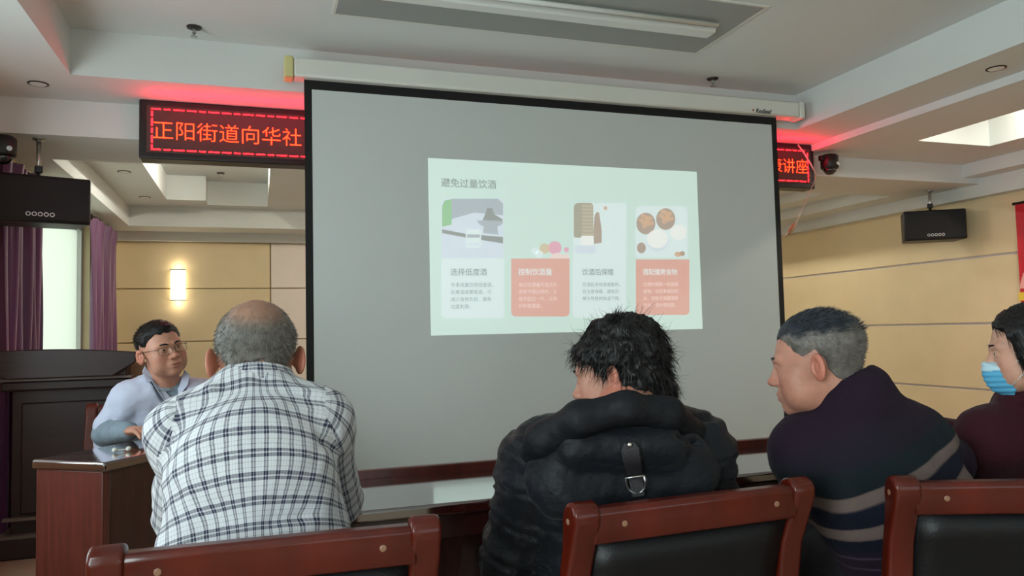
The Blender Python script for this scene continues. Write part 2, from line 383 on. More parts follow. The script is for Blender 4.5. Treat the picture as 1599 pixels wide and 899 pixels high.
def stext(body, x, y, px, m, name='text_line', sx=1., bold=0., l=4):
    p = S(x, y, l); sz = px/FPX*math.hypot(1, 0)*1.0
    d = (np.array(p)-CAMP) @ CM[2]
    i = 0
    for part in body.replace('，', '，|').split('|'):
        if part: text_mesh(part, np.array(p)+np.array([i*px*d/FPX, 0, 0]), px*d/FPX, sx=sx, bold=bold+.001).build(name, m, slide, so)
        i += len(part)
# slide contents
stext('避免过量饮酒', 688, 290.5, 15.2, 'slide_text', 'title', bold=.006)
smat('sl_grey', (150, 160, 176), SS); smat('sl_dark', (108, 104, 104), SS*.7); smat('sl_green', (96, 188, 84), SS); smat('sl_ice', (208, 220, 236), SS*1.1)
smat('sl_pink', (240, 140, 176), SS); smat('sl_beige', (214, 186, 130), SS); smat('sl_brown', (176, 124, 92), SS*.8); smat('sl_nut', (214, 152, 98), SS); smat('sl_cream', (244, 246, 240), SS*1.15)
smat('sl_cookie', (196, 172, 122), SS*.9); smat('sl_cookie2', (160, 136, 98), SS*.8)
spoly('text_card', rrect(689, 403.5, 787, 497, (0, 0, 6, 6)), 'slide_white', 1)
spoly('picture', rrect(689, 310, 786, 403, (9, 9, 0, 0)), 'sl_ice', 1)
spoly('picture_backdrop', [(705, 310.5), (777, 310.5), (785, 318), (785, 336), (740, 332), (705, 342)], 'sl_grey', 2)
spoly('picture_green_bar', [(690, 322), (694, 313), (705, 311), (705, 351), (690, 354)], 'sl_green', 3)
spoly('picture_dark_band', [(690, 358), (727, 365), (785, 370), (785, 380), (727, 371), (690, 364)], 'sl_dark', 3)
spoly('picture_rock', [(753, 344), (757, 335), (760, 325), (768, 325), (772, 335), (784, 342), (784, 345)], 'sl_dark', 4)
spoly('picture_plinth', [(744, 344), (785, 345), (784, 350), (776, 354), (778, 366), (754, 364), (755, 354), (748, 350)], 'sl_grey', 3)
spoly('picture_glass', rrect(727, 358, 751, 387, (2, 2, 5, 5)), 'slide_white', 5)
spoly('picture_liquid', rrect(729, 366, 749, 371), 'sl_grey', 6); spoly('picture_liquid', rrect(730, 380, 748, 383), 'sl_ice', 6)
for i, t in enumerate(('冬季适量饮用低度酒，', '如黄酒或葡萄酒，可', '减少身体负担，避免', '过度刺激。')): stext(t, 703.5, 447.5+11.3*i, 7.4, 'slide_body')
stext('选择低度酒', 703, 429, 12., 'slide_text', 'heading', bold=.004)
spoly('text_card', rrect(798, 403.5, 889, 494, (0, 0, 7, 7)), 'slide_orange', 1)
for cx, cy, r, m in ((850, 388, 8, 'sl_beige'), (866, 387, 10.5, 'sl_pink'), (884, 390, 4, 'sl_pink'), (835, 392, 5, 'slide_white'), (842, 397, 6, 'slide_white')): spoly('picture_sweet', disc(cx, cy, r, r), m, 2)
spoly('picture_sweet', [(858, 403), (862, 397), (870, 394), (878, 398), (887, 396), (888, 403.5)], 'slide_pale', 3)
for i, t in enumerate(('每日饮酒量不宜过多，', '男性不超过两杯，女', '性不超过一杯，以保', '护肝脏健康。')): stext(t, 809.5, 447.2+11.1*i, 7.2, 'slide_pale')
stext('控制饮酒量', 809, 428.6, 11.4, 'slide_white', 'heading', bold=.004)
spoly('text_card', rrect(894, 403.5, 977, 496, (0, 0, 6, 6)), 'slide_white', 1)
spoly('picture', rrect(895, 317, 978, 403, (8, 6, 0, 0)), 'slide_white', 1)
spoly('picture_biscuit_stack', rrect(895.5, 317, 926, 371, (7, 5, 3, 3)), 'sl_cookie2', 2)
for i in range(9): spoly('picture_biscuit', rrect(908, 320+5.5*i, 926, 323.5+5.5*i, (1.5, 1.5, 1.5, 1.5)), 'sl_cookie', 3)
spoly('picture_bottle', [(928, 337), (931, 331), (935, 332), (937, 345), (939, 360), (939, 379), (927, 381), (926, 362)], 'sl_brown', 4)
spoly('picture_cup', rrect(907, 368, 926, 383, (2, 2, 5, 5)), 'sl_cream', 5); spoly('picture_base', rrect(897, 383, 930, 396, (2, 2, 6, 6)), 'sl_ice', 2)
spoly('picture_crumb', disc(945, 325, 3, 3), 'sl_nut', 2)
for i, t in enumerate(('饮酒后身体容易散热，', '应注意保暖，避免因', '寒冷导致的体温下降。')): stext(t, 909, 446.8+11.*i, 7.0, 'slide_body')
stext('饮酒后保暖', 908.5, 428.6, 11., 'slide_text', 'heading', bold=.004)
spoly('text_card', rrect(992.5, 405, 1076, 491.5, (0, 0, 6, 6)), 'slide_orange', 1)
spoly('picture', rrect(992, 322, 1073, 402, (8, 8, 0, 0)), 'slide_white', 1)
for cx, cy, r in ((1008, 345, 15), (1039, 338, 15)):
    spoly('picture_bowl', disc(cx, cy+4, r, r+2), 'sl_brown', 2)
    for k in range(9):
        q = k*2.4; rr = r*.68*math.sqrt((k+.4)/9); spoly('picture_nut', disc(cx+rr*math.cos(q), cy+rr*math.sin(q), r*.27, r*.22, 8), 'sl_nut', 3)
spoly('picture_milk_bowl', disc(1059, 363, 13, 12), 'sl_cream', 2); spoly('picture_milk_shade', disc(1026, 376, 18, 16), 'sl_ice', 3); spoly('picture_milk_bowl', disc(1026, 373, 16.5, 14.5), 'sl_cream', 4)
spoly('picture_nut', disc(1001, 387, 7, 8.5), 'sl_brown', 3); spoly('picture_nut', disc(1058, 397, 5.5, 4), 'sl_nut', 3); spoly('picture_nut', disc(1065, 396, 4, 4), 'sl_brown', 3)
for i, t in enumerate(('饮酒时搭配一些健康', '食物，如坚果或奶制', '品，有助于减缓酒精', '吸收，保护胃黏膜。')): stext(t, 1004, 446.5+10.9*i, 6.9, 'slide_pale')
stext('搭配健康食物', 1003.5, 428.2, 10.2, 'slide_white', 'heading', bold=.004)

# ------------------------------------------------------------------ hanging speakers, cameras, cord
def speaker(cx, cy, zt, rz, label, ztop):
    t = thing('hanging_speaker', label, 'speaker', (cx, cy, zt), rz, 'black speakers hung from the ceiling beam')
    w, d, h = .255, .13, .27
    MB().prism([(-w, -d, -h), (w, -d, -h), (w*.86, d, -h), (-w*.86, d, -h)], (0, 0, h)).build('cabinet', 'black_plastic', t, bevel=.012)
    MB().box((-w+.012, -d-.010, -h+.012), (w-.012, -d+.002, -.012)).build('grille', 'grille', t, bevel=.006)
    g = MB()
    for k in range(5):
        c = (.0+(k-2)*.029, -d-.0115, -h+.045)
        P = [(c[0]+.0125*math.cos(q)*s, c[1], c[2]+.0125*math.sin(q)*s) for s in (1, .66) for q in np.linspace(0, 2*math.pi, 15)[:-1]]
        g.add(P, [(i, (i+1) % 14, 14+(i+1) % 14, 14+i) for i in range(14)])
    g.build('logo', mat('logo_silver', (215, 215, 215), .3, emit=0) if 'logo_silver' not in MATS else 'logo_silver', t)
    MB().box((-.04, -.05, 0), (.04, .05, .012)).build('mount_plate', 'dark_metal', t, bevel=.003)
    MB().tube([(0, 0, .01), (0, 0, ztop-zt-.02)], .012, 10).build('hanger_pole', 'metal', t, smooth=True)
    MB().box((-.02, -.02, .035), (.02, .02, .075)).build('joint', 'black_plastic', t, bevel=.004)
    MB().lathe([(.035, ztop-zt), (.035, ztop-zt-.008), (.014, ztop-zt-.02)], (0, 0, 0)).build('ceiling_rose', 'metal', t)
speaker(-1.21, 5.0, 2.150, math.radians(18), 'black hanging speaker above the lectern by the purple curtain', 2.39)
speaker(5.80, 5.25, 2.195, math.radians(-33), 'black hanging speaker before the yellow panelled right wall', 2.39)
def ptz(c, rz, label):
    t = thing('security_camera', label, 'camera', c, rz)
    MB().lathe([(.02, -.012), (.06, -.008), (.066, .0), (.066, .09), (.05, .105)], (0, 0, -.055), n=24).build('housing', 'black_plastic', t, smooth=True)
    MB().lathe([(.001, -.05), (.028, -.045), (.046, -.025), (.056, 0)], (0, 0, -.06), n=24).build('dome', mat('dome_'+str(int(abs(c[0]*100))), (10, 8, 9), .08, coat=1.), t, smooth=True)
    MB().lathe([(.014, 0), (.014, .01)], (.02, -.064, -.03), (0, -1, 0), n=12).build('lens', 'metal', t)
    MB().box((-.09, -.02, .0), (-.055, .02, .04)).build('bracket', 'black_plastic', t, bevel=.005)
ptz((4.24, 4.74, 2.47), 0, 'black dome camera beside the end of the red sign')
ptz((-1.34, 4.82, 2.30), .4, 'dark dome camera above the speaker by the curtain')
cp = thing('pull_cord', 'thin pull cord with a wooden toggle hanging beside the projection screen', 'cord', tuple(onY(1238, 358, 4.6)))
co = tuple(onY(1238, 358, 4.6))
q = [onY(1246, 226, 4.72), onY(1255, 238, 4.70), onY(1266, 256, 4.68), onY(1275, 272, 4.66)]
MB().tube(q, .006, 8).build('sleeve', 'cord', cp, co, smooth=True)
q = [onY(1275, 272, 4.66), onY(1271, 285, 4.65), onY(1258, 315, 4.62), onY(1243, 348, 4.6), onY(1238, 357, 4.6), onY(1225, 368, 4.58), onY(1215, 374, 4.56)]
MB().tube(q, .0022, 6).build('string', 'cord', cp, co, smooth=True)
q0 = onY(1242, 349, 4.598); q1 = onY(1231, 366, 4.598); dv = q1-q0; ll = np.linalg.norm(dv)
MB().lathe([(.008, 0), (.017, ll*.2), (.02, ll*.5), (.016, ll*.85), (.007, ll)], q0, dv, n=14).build('wooden_toggle', 'toggle', cp, co, smooth=True)

# ------------------------------------------------------------------ wall sconce, banner, cabinet
wp = onY(278, 445, YB-.06)
sc = thing('wall_sconce', 'glowing white wall lamp on the yellow panelled back wall', 'wall lamp', (wp[0], YB-.02, wp[2]))
so2 = (wp[0], YB-.02, wp[2])
MB().box((wp[0]-.04, YB-.04, wp[2]-.1), (wp[0]+.04, YB-.02, wp[2]+.1)).build('backplate', 'metal', sc, so2)
n = 14; prof = [(wp[0]+.075*math.cos(math.pi*k/n), YB-.04-.075*math.sin(math.pi*k/n)) for k in range(n+1)]
MB().prism([(a, b, wp[2]-.165) for a, b in prof][::-1], (0, 0, .33)).build('shade', 'lamp_shade', sc, so2, smooth=False)
for s in (-1, 1): MB().box((wp[0]-.08, YB-.12, wp[2]+s*.17-.006), (wp[0]+.08, YB-.03, wp[2]+s*.17+.006)).build('rim', 'metal', sc, so2)
b0 = onX(1585, 318, XR-.06)
bn = thing('banner', 'red banner with yellow and pink lettering hung on the right wall', 'banner', (XR-.06, b0[1]-.6, 1.0)); bo_ = (XR-.06, b0[1]-.6, 1.0)
MB().box((XR-.062, b0[1]-1.3, .9), (XR-.051, b0[1], b0[2])).build('cloth', 'banner', bn, bo_)
MB().tube([(XR-.06, b0[1]-1.32, b0[2]), (XR-.06, b0[1]+.02, b0[2])], .012, 8).build('rod', 'dark_metal', bn, bo_)
g = onX(1596, 445, XR-.034)
MB().add([(XR-.0635, g[1]+.015, g[2]-.13), (XR-.0635, g[1]-.2, g[2]-.13), (XR-.0635, g[1]-.2, g[2]-.06), (XR-.0635, g[1]+.015, g[2]-.06)], [(0, 1, 2, 3)]).build('yellow_mark', 'banner_yellow', bn, bo_)
MB().add([(XR-.0635, g[1]+.0, g[2]-.03), (XR-.0635, g[1]-.2, g[2]-.03), (XR-.0635, g[1]-.2, g[2]+.1), (XR-.0635, g[1]-.04, g[2]+.1), (XR-.0635, g[1]-.01, g[2]+.02)], [(0, 1, 2, 3, 4)]).build('pink_mark', 'banner_pink', bn, bo_)
cb = thing('low_cabinet', 'low reddish wooden cabinet with pale top by the far right wall', 'cabinet', (5.4, 7.6, 0)); cbo = (5.4, 7.6, 0)
MB().box((5.1, 7.3, .0), (5.75, 7.9, .34)).build('body', 'desk_side', cb, cbo, bevel=.006)
MB().box((5.08, 7.28, .34), (5.77, 7.92, .37)).build('top', 'white_plastic', cb, cbo, bevel=.006)
for x in (5.11, 5.43): MB().box((x, 7.288, .04), (x+.3, 7.302, .32)).build('door', 'desk_side', cb, cbo, bevel=.004)

for s in (-1, 1):
    l = bpy.data.lights.new('sconce_bulb', 'POINT'); l.energy = .7; l.color = (1., .84, .6); l.shadow_soft_size = .03
    o = bpy.data.objects.new('sconce_bulb', l); COL.objects.link(o); o.location = (wp[0], YB-.10, wp[2]+s*.20)
# ------------------------------------------------------------------ curtains
def curtain(name, y0, y1, x, z0, z1, folds, label, pinch=0.):
    t = thing(name, label, 'curtain', (x, (y0+y1)/2, z0)); org = (x, (y0+y1)/2, z0)
    ny, nz = folds*14, 30; V = []
    rnd = random.Random(folds); ph = [rnd.uniform(-.5, .5) for _ in range(folds+2)]; am = [rnd.uniform(.7, 1.2) for _ in range(folds+2)]
    for s in (0, 1):
        for j in range(nz+1):
            v = j/nz
            for i in range(ny+1):
                u = i/ny; q = u*folds; k = int(q); f = q-k; a = am[k]*(1-f)+am[k+1]*f
                ww = 1-pinch*math.sin(math.pi*min(1, (1-v)*1.2))*.5
                yy = (y0+y1)/2+(u-.5)*(y1-y0)*ww
                dx = .045*a*math.sin(2*math.pi*q+ph[k]*(1-f)+ph[k+1]*f+.5*math.sin(3*v+k))+.012*math.sin(5*v+3*q)
                if v > .93: dx *= 1+.5*(v-.93)/.07
                V.append((x+.065+dx*.9-.004*s, yy, z0+(z1-z0)*v))
    N_ = (ny+1)*(nz+1); F = []
    for s in (0, 1):
        for j in range(nz):
            for i in range(ny):
                a = s*N_+j*(ny+1)+i; qd = (a, a+1, a+ny+2, a+ny+1); F.append(qd if s else qd[::-1])
    np_mesh('drape', V, F, MATS['curtain'], t, org)
    MB().tube([(x+.06, y0-.08, z1+.01), (x+.06, y1+.08, z1+.01)], .012, 10).build('rod', 'dark_metal', t, org, smooth=True)
    for i in range(folds+1): MB().tube([(x+.06, y0+(y1-y0)*i/folds, z1+.03), (x+.06, y0+(y1-y0)*i/folds, z1-.02)], .006, 6).build('hook', 'dark_metal', t, org)
curtain('curtain', 5.16, 5.98, XL, .05, 2.30, 6, 'dark purple satin curtain behind the lectern and speaker', .0)
curtain('curtain', 7.72, 8.95, XL, .05, 2.33, 7, 'purple satin curtain at the back wall end of the bright window', .12)

# ------------------------------------------------------------------ lectern
lx0, lx1, ly0 = -1.33, -.76, 4.95; lo2 = ((lx0+lx1)/2, ly0+.25, 0)
lc = thing('lectern', 'tall dark wooden lectern with a curved top by the curtain', 'lectern', lo2)
MB().box((lx0+.01, ly0+.02, .12), (lx1-.01, ly0+.5, .96)).build('body', 'lectern_wood', lc, lo2, bevel=.006)
MB().box((lx0-.04, ly0-.03, 0), (lx1+.04, ly0+.54, .12)).build('plinth', 'lectern_wood', lc, lo2, bevel=.01)
MB().box((lx0+.06, ly0-.0, .24), (lx1-.06, ly0+.025, .86)).build('front_panel', 'lectern_wood', lc, lo2, bevel=.01)
MB().box((lx0-.045, ly0-.034, .115), (lx1+.045, ly0+.545, .132)).build('trim', 'lectern_trim', lc, lo2)
MB().box((lx0-.02, ly0-.02, .21), (lx1+.02, ly0+.02, .226)).build('trim', 'lectern_trim', lc, lo2)
MB().box((lx0-.05, ly0-.06, .985), (lx1+.06, ly0+.54, 1.0)).build('trim', 'lectern_trim', lc, lo2)
MB().box((lx0-.03, ly0-.04, .93), (lx1+.04, ly0+.52, .985)).build('moulding', 'lectern_wood', lc, lo2, bevel=.01)
n = 16; xa, xb = lx0-.10, lx1+.09
def top_prof(f): return 1.115+.055*math.sin(math.pi*(.25+.5*f)) - .02*f
pr = [(xa+(xb-xa)*k/n, ly0-.12, top_prof(k/n)) for k in range(n+1)]
MB().prism([(xa+.12, ly0-.12, 1.0), (xb-.12, ly0-.12, 1.0), (xb, ly0-.12, 1.075)]+pr[::-1]+[(xa, ly0-.12, 1.09)], (0, .035, 0)).build('curved_front', 'lectern_wood', lc, lo2, bevel=.006)
MB().prism([(xa+.05, ly0-.085, 1.0), (xa+.05, ly0+.5, 1.0), (xa+.05, ly0+.5, 1.02), (xa+.05, ly0-.085, 1.12)], (xb-xa-.1, 0, 0)).build('slanted_top', 'lectern_wood', lc, lo2, bevel=.006)

q = [onY(x, y, 4.99) for x, y in ((206, 566), (236, 564), (226, 592), (188, 592))]
MB().prism(q, (0, .03, 0)).build('reading_board', 'tan', lc, lo2, bevel=.004)
# ------------------------------------------------------------------ lecturer's desk
dc = np.array([-.519, 3.032, 0.]); du = np.array([.6, .8, 0.]); dv_ = np.array([-.8, .6, 0.]); dz = np.array([0, 0, 1.])
dk = thing('desk', 'dark reddish wooden desk with a glossy top where the man in the white coat sits', 'desk', tuple(dc+du*.65+dv_*.19)); do = tuple(dc+du*.65+dv_*.19)
def dbox(name, u0, u1, v0, v1, z0, z1, m, bev=.004):
    MB().obox(dc+du*(u0+u1)/2+dv_*(v0+v1)/2+dz*(z0+z1)/2, (du, dv_, dz), ((u1-u0)/2, (v1-v0)/2, (z1-z0)/2)).build(name, m, dk, do, bevel=bev)
dbox('desk_top', 0, 1.3, 0, .345, .735, .77, 'table_wood', .008)
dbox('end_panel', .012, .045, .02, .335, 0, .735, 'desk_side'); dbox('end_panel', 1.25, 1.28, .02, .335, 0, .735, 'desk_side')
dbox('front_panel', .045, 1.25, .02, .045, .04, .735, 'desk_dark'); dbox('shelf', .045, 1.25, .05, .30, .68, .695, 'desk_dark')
be = onZ(190, 704, .775)
ep = thing('earphones', 'pair of small white earphones lying on the glossy desk', 'earphones', tuple(be))
for s in (-1, 1):
    a = be+np.array([.022*s, .006*s, .006]); MB().lathe([(.004, -.008), (.009, -.003), (.0095, .004), (.005, .01)], a, (s, .3, .2), n=12).build('earbud', 'white_plastic', ep, tuple(be), smooth=True)
MB().tube([be+np.array([-.02, -.006, .004]), be+np.array([0, .004, .004]), be+np.array([.02, .006, .004])], .003, 8).build('stem', 'white_plastic', ep, tuple(be), smooth=True)
mh = onZ(226, 690, .77)+np.array([.06, .06, 0])
ms = tag(MB().lathe([(.034, 0), (.036, .008), (.031, .022), (.018, .031), (.004, .033)], mh, n=20).build('computer_mouse', 'black_plastic', org=tuple(mh), smooth=True), 'black computer mouse under the hand of the man in white', 'mouse')

# ------------------------------------------------------------------ row of tables before the audience
def table(x0, x1, label):
    o = ((x0+x1)/2, 2.18, 0)
    t = thing('conference_table', label, 'table', o, group='row of audience tables')
    MB().box((x0+.002, 1.96, .722), (x1-.002, 2.385, .755)).build('table_top', 'table_wood', t, o, bevel=.008)
    MB().box((x0+.002, 2.385, .05), (x1-.002, 2.41, .782)).build('front_board', 'desk_side', t, o, bevel=.004)
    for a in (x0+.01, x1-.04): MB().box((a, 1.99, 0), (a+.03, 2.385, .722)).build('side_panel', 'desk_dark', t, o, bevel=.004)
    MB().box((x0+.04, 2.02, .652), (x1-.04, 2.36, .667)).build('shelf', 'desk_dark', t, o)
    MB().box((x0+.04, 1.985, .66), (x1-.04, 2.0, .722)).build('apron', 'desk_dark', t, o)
table(-.2, 1.0, 'dark glossy audience table before the man in the plaid shirt')
table(1.0, 2.2, 'dark glossy audience table before the man in the striped sweater')
table(2.2, 3.4, 'dark glossy audience table beyond the woman with the face mask')

# ------------------------------------------------------------------ chairs
def make_chair(name, label, group):
    t = thing(name, label, 'chair', group=group)
    W = .25; pw = .027
    side = [(-.225, .0), (-.265, .0), (-.245, .30), (-.236, .46), (-.246, .62), (-.268, .74), (-.298, .81), (-.312, .842), (-.313, .862), (-.304, .876), (-.288, .882), (-.27, .878), (-.256, .864), (-.25, .845), (-.25, .825), (-.245, .79), (-.225, .72), (-.205, .62), (-.194, .46), (-.205, .30)]
    for s in (-1, 1):
        p = MB().prism([(s*W-pw, y, z) for y, z in side][::-1], (2*pw, 0, 0)).build('back_post', 'chair_wood', t, bevel=.011, seg=3)
        MB().lathe([(.006, -.001), (.006, .001), (.004, .002)], (s*(W+pw), -.28, .845), (s, 0, 0), n=12).build('plug', 'chair_plug', p)
    n = 10; top = []
    V = []; F = []
    cs = [(-.296, .800), (-.303, .812), (-.306, .858), (-.300, .868), (-.272, .868), (-.268, .860), (-.262, .806), (-.266, .800)]
    for i in range(n+1):
        x = -W+pw*.6+(2*W-1.2*pw)*i/n; c = -.012*(1-(2*i/n-1)**2)
        V += [(x, y+c, z+.004*(1-(2*i/n-1)**2)) for y, z in cs]
    k = len(cs)
    for i in range(n):
        for j in range(k): F.append((i*k+j, i*k+(j+1) % k, (i+1)*k+(j+1) % k, (i+1)*k+j))
    F += [tuple(range(k-1, -1, -1)), tuple(n*k+j for j in range(k))]
    r = MB().add(V, F).build('top_rail', 'chair_wood', t, bevel=.004)
    for s in (-1, 1): MB().lathe([(.006, 0), (.006, .0015), (.004, .0025)], (s*(W-.075), -.3105, .838), (0, -1, 0), n=12).build('plug', 'chair_plug', r)
    pad = []
    V = []; F = []; m_ = 8
    prof = [(-.285, .800), (-.262, .74), (-.24, .66), (-.226, .58), (-.22, .52)]
    for dy in (0, .045):
        for (y, z) in prof:
            for i in range(m_+1):
                x = -W+pw+.003+(2*W-2*pw-.006)*i/m_; b = 1-(2*i/m_-1)**4
                V.append((x, y+dy-(.010*b if dy == 0 else -.012*b), z))
    q = (m_+1)
    for d in (0, 1):
        for j in range(len(prof)-1):
            for i in range(m_):
                a = d*len(prof)*q+j*q+i; f = (a, a+1, a+q+1, a+q); F.append(f[::-1] if d == 0 else f)
    o2 = len(prof)*q
    for i in range(m_): F += [(i, i+1, o2+i+1, o2+i), ((len(prof)-1)*q+i+1, (len(prof)-1)*q+i, o2+(len(prof)-1)*q+i, o2+(len(prof)-1)*q+i+1)]
    for j in range(len(prof)-1): F += [(j*q+q, j*q, o2+j*q, o2+j*q+q), (j*q+m_, j*q+q+m_, o2+j*q+q+m_, o2+j*q+m_)]
    MB().add(V, F).build('back_pad', 'leather', t, smooth=True)
    MB().box((-W+pw, -.235, .49), (W-pw, -.205, .53)).build('lower_rail', 'chair_wood', t, bevel=.005)
    MB().box((-.24, -.2, .42), (.24, .24, .48)).build('seat', 'leather', t, bevel=.022, seg=3)
    MB().box((-.245, -.21, .36), (.245, .225, .42)).build('seat_frame', 'chair_wood', t, bevel=.006)
    for s in (-1, 1): MB().prism([(s*.225-.022, .20, 0), (s*.225+.022, .20, 0), (s*.225+.022, .235, 0), (s*.225-.022, .235, 0)], (0, 0, .38)).build('front_leg', 'chair_wood', t, bevel=.006)
    return t
def copy_tree(o, parent=None):
    c = o.copy(); COL.objects.link(c)
    if parent: c.parent = parent
    for ch in list(o.children): copy_tree(ch, c)
    return c
def put(t, rail, rz):                                     # rail: where the middle of the top rail stands
    c, s = math.cos(rz), math.sin(rz); t.location = (rail[0]+s*-.29*-1*-1, rail[1]+c*.29, 0); t.rotation_euler = (0, 0, rz)
    t.location.x = rail[0]-(-s)*(-.29)*-1 if False else rail[0]+(-s)*.29
GR = 'wooden chairs of the audience'
ch1 = make_chair('wooden_chair', 'glossy wooden chair with black pad behind the man in the plaid shirt', GR)
ch2 = copy_tree(ch1); ch2['label'] = 'glossy wooden chair with black pad behind the woman in the black padded coat'
ch3 = copy_tree(ch1); ch3['label'] = 'glossy wooden chair with black pad behind the man in the striped sweater'
ch4 = copy_tree(ch1); ch4['label'] = 'glossy wooden chair with black pad under the woman with the face mask'
ch5 = copy_tree(ch1); ch5['label'] = 'reddish wooden chair behind the man in the white coat'
put(ch1, (.025, 1.335), math.radians(-1.6)); put(ch2, (.82, 1.32), math.radians(2.3)); put(ch3, (1.505, 1.16), math.radians(-22)); put(ch4, (2.25, 1.30), math.radians(3))
# ------------------------------------------------------------------ signed-distance modelling of people and clothes
f32 = np.float32
def unit(v): v = np.asarray(v, float); return v/(np.linalg.norm(v)+1e-12)
class Field:
    def __init__(s, lo, hi, base, fines=()):
        s.ax = []
        for a in range(3):
            c = [lo[a]]
            while c[-1] < hi[a]:
                x = c[-1]; h = base
                for fl, fh, fs in fines:
                    if fl[a]-.004 <= x <= fh[a]: h = min(h, fs)
                c.append(x+h)
            s.ax.append(np.array(c, f32))
        s.D = np.full([len(c) for c in s.ax], 1., f32)
    def block(s, lo, hi, m):
        sl = []
        for a in range(3):
            i0 = max(0, int(np.searchsorted(s.ax[a], lo[a]-m))-1); i1 = min(len(s.ax[a]), int(np.searchsorted(s.ax[a], hi[a]+m))+1); sl.append(slice(i0, max(i1, i0)))
        return tuple(sl)
    def pts(s, sl): return s.ax[0][sl[0]][:, None, None], s.ax[1][sl[1]][None, :, None], s.ax[2][sl[2]][None, None, :]
    def add(s, prim, k=.02):
        fn, lo, hi = prim; sl = s.block(lo, hi, k+.03)
        if min(x.stop-x.start for x in sl) <= 0: return s
        d = fn(*s.pts(sl)).astype(f32); D = s.D[sl]
        if k > 0: h = np.maximum(k-np.abs(D-d), 0)/k; s.D[sl] = np.minimum(D, d)-h*h*k*.25
        else: s.D[sl] = np.minimum(D, d)
        return s
    def sub(s, prim, k=.01):
        fn, lo, hi = prim; sl = s.block(lo, hi, k+.02)
        if min(x.stop-x.start for x in sl) <= 0: return s
        d = -fn(*s.pts(sl)).astype(f32); D = s.D[sl]
        if k > 0: h = np.maximum(k-np.abs(D-d), 0)/k; s.D[sl] = np.maximum(D, d)+h*h*k*.25
        else: s.D[sl] = np.maximum(D, d)
        return s
    def clip(s, fn): s.D = np.maximum(s.D, fn(*s.pts((slice(None),)*3)).astype(f32)); return s     # keep where fn < 0
    def mesh(s):
        D = s.D; I_ = D < 0
        c = sum(I_[i:D.shape[0]-1+i, j:D.shape[1]-1+j, k:D.shape[2]-1+k].astype(np.int8) for i in (0, 1) for j in (0, 1) for k in (0, 1))
        act = (c > 0) & (c < 8); idx = np.full(act.shape, -1, np.int32); n = int(act.sum()); idx[act] = np.arange(n)
        I, J, Kk = np.nonzero(act); acc = np.zeros((n, 3)); cnt = np.zeros(n); X, Y, Z = s.ax
        cr = [(i, j, k) for i in (0, 1) for j in (0, 1) for k in (0, 1)]
        for a in cr:
            for b in cr:
                if sum(abs(p-q) for p, q in zip(a, b)) == 1 and a < b:
                    da = D[I+a[0], J+a[1], Kk+a[2]]; db = D[I+b[0], J+b[1], Kk+b[2]]; m = (da < 0) != (db < 0)
                    t = np.where(m, da/np.where(m, da-db, 1), 0)
                    P = np.stack([X[I+a[0]]*(1-t)+X[I+b[0]]*t, Y[J+a[1]]*(1-t)+Y[J+b[1]]*t, Z[Kk+a[2]]*(1-t)+Z[Kk+b[2]]*t], 1)
                    acc += np.where(m[:, None], P, 0); cnt += m
        V = acc/cnt[:, None]; Fs = []
        e = I_[:-1] != I_[1:]; i, j, k = np.nonzero(e[:, 1:-1, 1:-1]); j += 1; k += 1
        q = np.stack([idx[i, j-1, k-1], idx[i, j, k-1], idx[i, j, k], idx[i, j-1, k]], 1); fl = ~I_[i, j, k]; q[fl] = q[fl][:, ::-1]; Fs.append(q)
        e = I_[:, :-1] != I_[:, 1:]; i, j, k = np.nonzero(e[1:-1, :, 1:-1]); i += 1; k += 1
        q = np.stack([idx[i-1, j, k-1], idx[i, j, k-1], idx[i, j, k], idx[i-1, j, k]], 1); fl = I_[i, j, k]; q[fl] = q[fl][:, ::-1]; Fs.append(q)
        e = I_[:, :, :-1] != I_[:, :, 1:]; i, j, k = np.nonzero(e[1:-1, 1:-1, :]); i += 1; j += 1
        q = np.stack([idx[i-1, j-1, k], idx[i, j-1, k], idx[i, j, k], idx[i-1, j, k]], 1); fl = ~I_[i, j, k]; q[fl] = q[fl][:, ::-1]; Fs.append(q)
        F = np.concatenate(Fs); F = F[(F >= 0).all(1)]
        return V, F
def normals(V, F):
    a = np.cross(V[F[:, 2]]-V[F[:, 0]], V[F[:, 3]]-V[F[:, 1]]); N = np.zeros_like(V)
    for k in range(4): np.add.at(N, F[:, k], a)
    return N/(np.linalg.norm(N, axis=1, keepdims=True)+1e-12)
def ell(c, r, R=None):
    c = np.asarray(c, float); r = np.asarray(r, float); A = np.eye(3) if R is None else np.asarray(R, float)   # rows of A: local axes
    ext = np.sqrt(((A.T*r)**2).sum(1))
    def fn(X, Y, Z):
        x, y, z = X-c[0], Y-c[1], Z-c[2]; q = [A[i, 0]*x+A[i, 1]*y+A[i, 2]*z for i in range(3)]
        k0 = np.sqrt(sum((q[i]/r[i])**2 for i in range(3))); k1 = np.sqrt(sum((q[i]/r[i]**2)**2 for i in range(3)))+1e-9
        return np.where(k0 < 1e-4, -r.min(), k0*(k0-1)/k1)
    return fn, c-ext, c+ext
def cone(a, b, ra, rb, n=None, s=1.):
    a = np.asarray(a, float); b = np.asarray(b, float); ba = b-a; L2 = ba@ba+1e-12; R = max(ra, rb)*max(1, s)
    if n is not None: n = unit(n)
    def fn(X, Y, Z):
        x, y, z = X-a[0], Y-a[1], Z-a[2]; h = np.clip((x*ba[0]+y*ba[1]+z*ba[2])/L2, 0, 1)
        x, y, z = x-h*ba[0], y-h*ba[1], z-h*ba[2]
        if n is not None:
            w = (x*n[0]+y*n[1]+z*n[2])*(1/s-1); x, y, z = x+w*n[0], y+w*n[1], z+w*n[2]
        return (np.sqrt(x*x+y*y+z*z)-(ra+(rb-ra)*h))*min(1, s)**.5
    return fn, np.minimum(a, b)-R, np.maximum(a, b)+R
LAT = {}
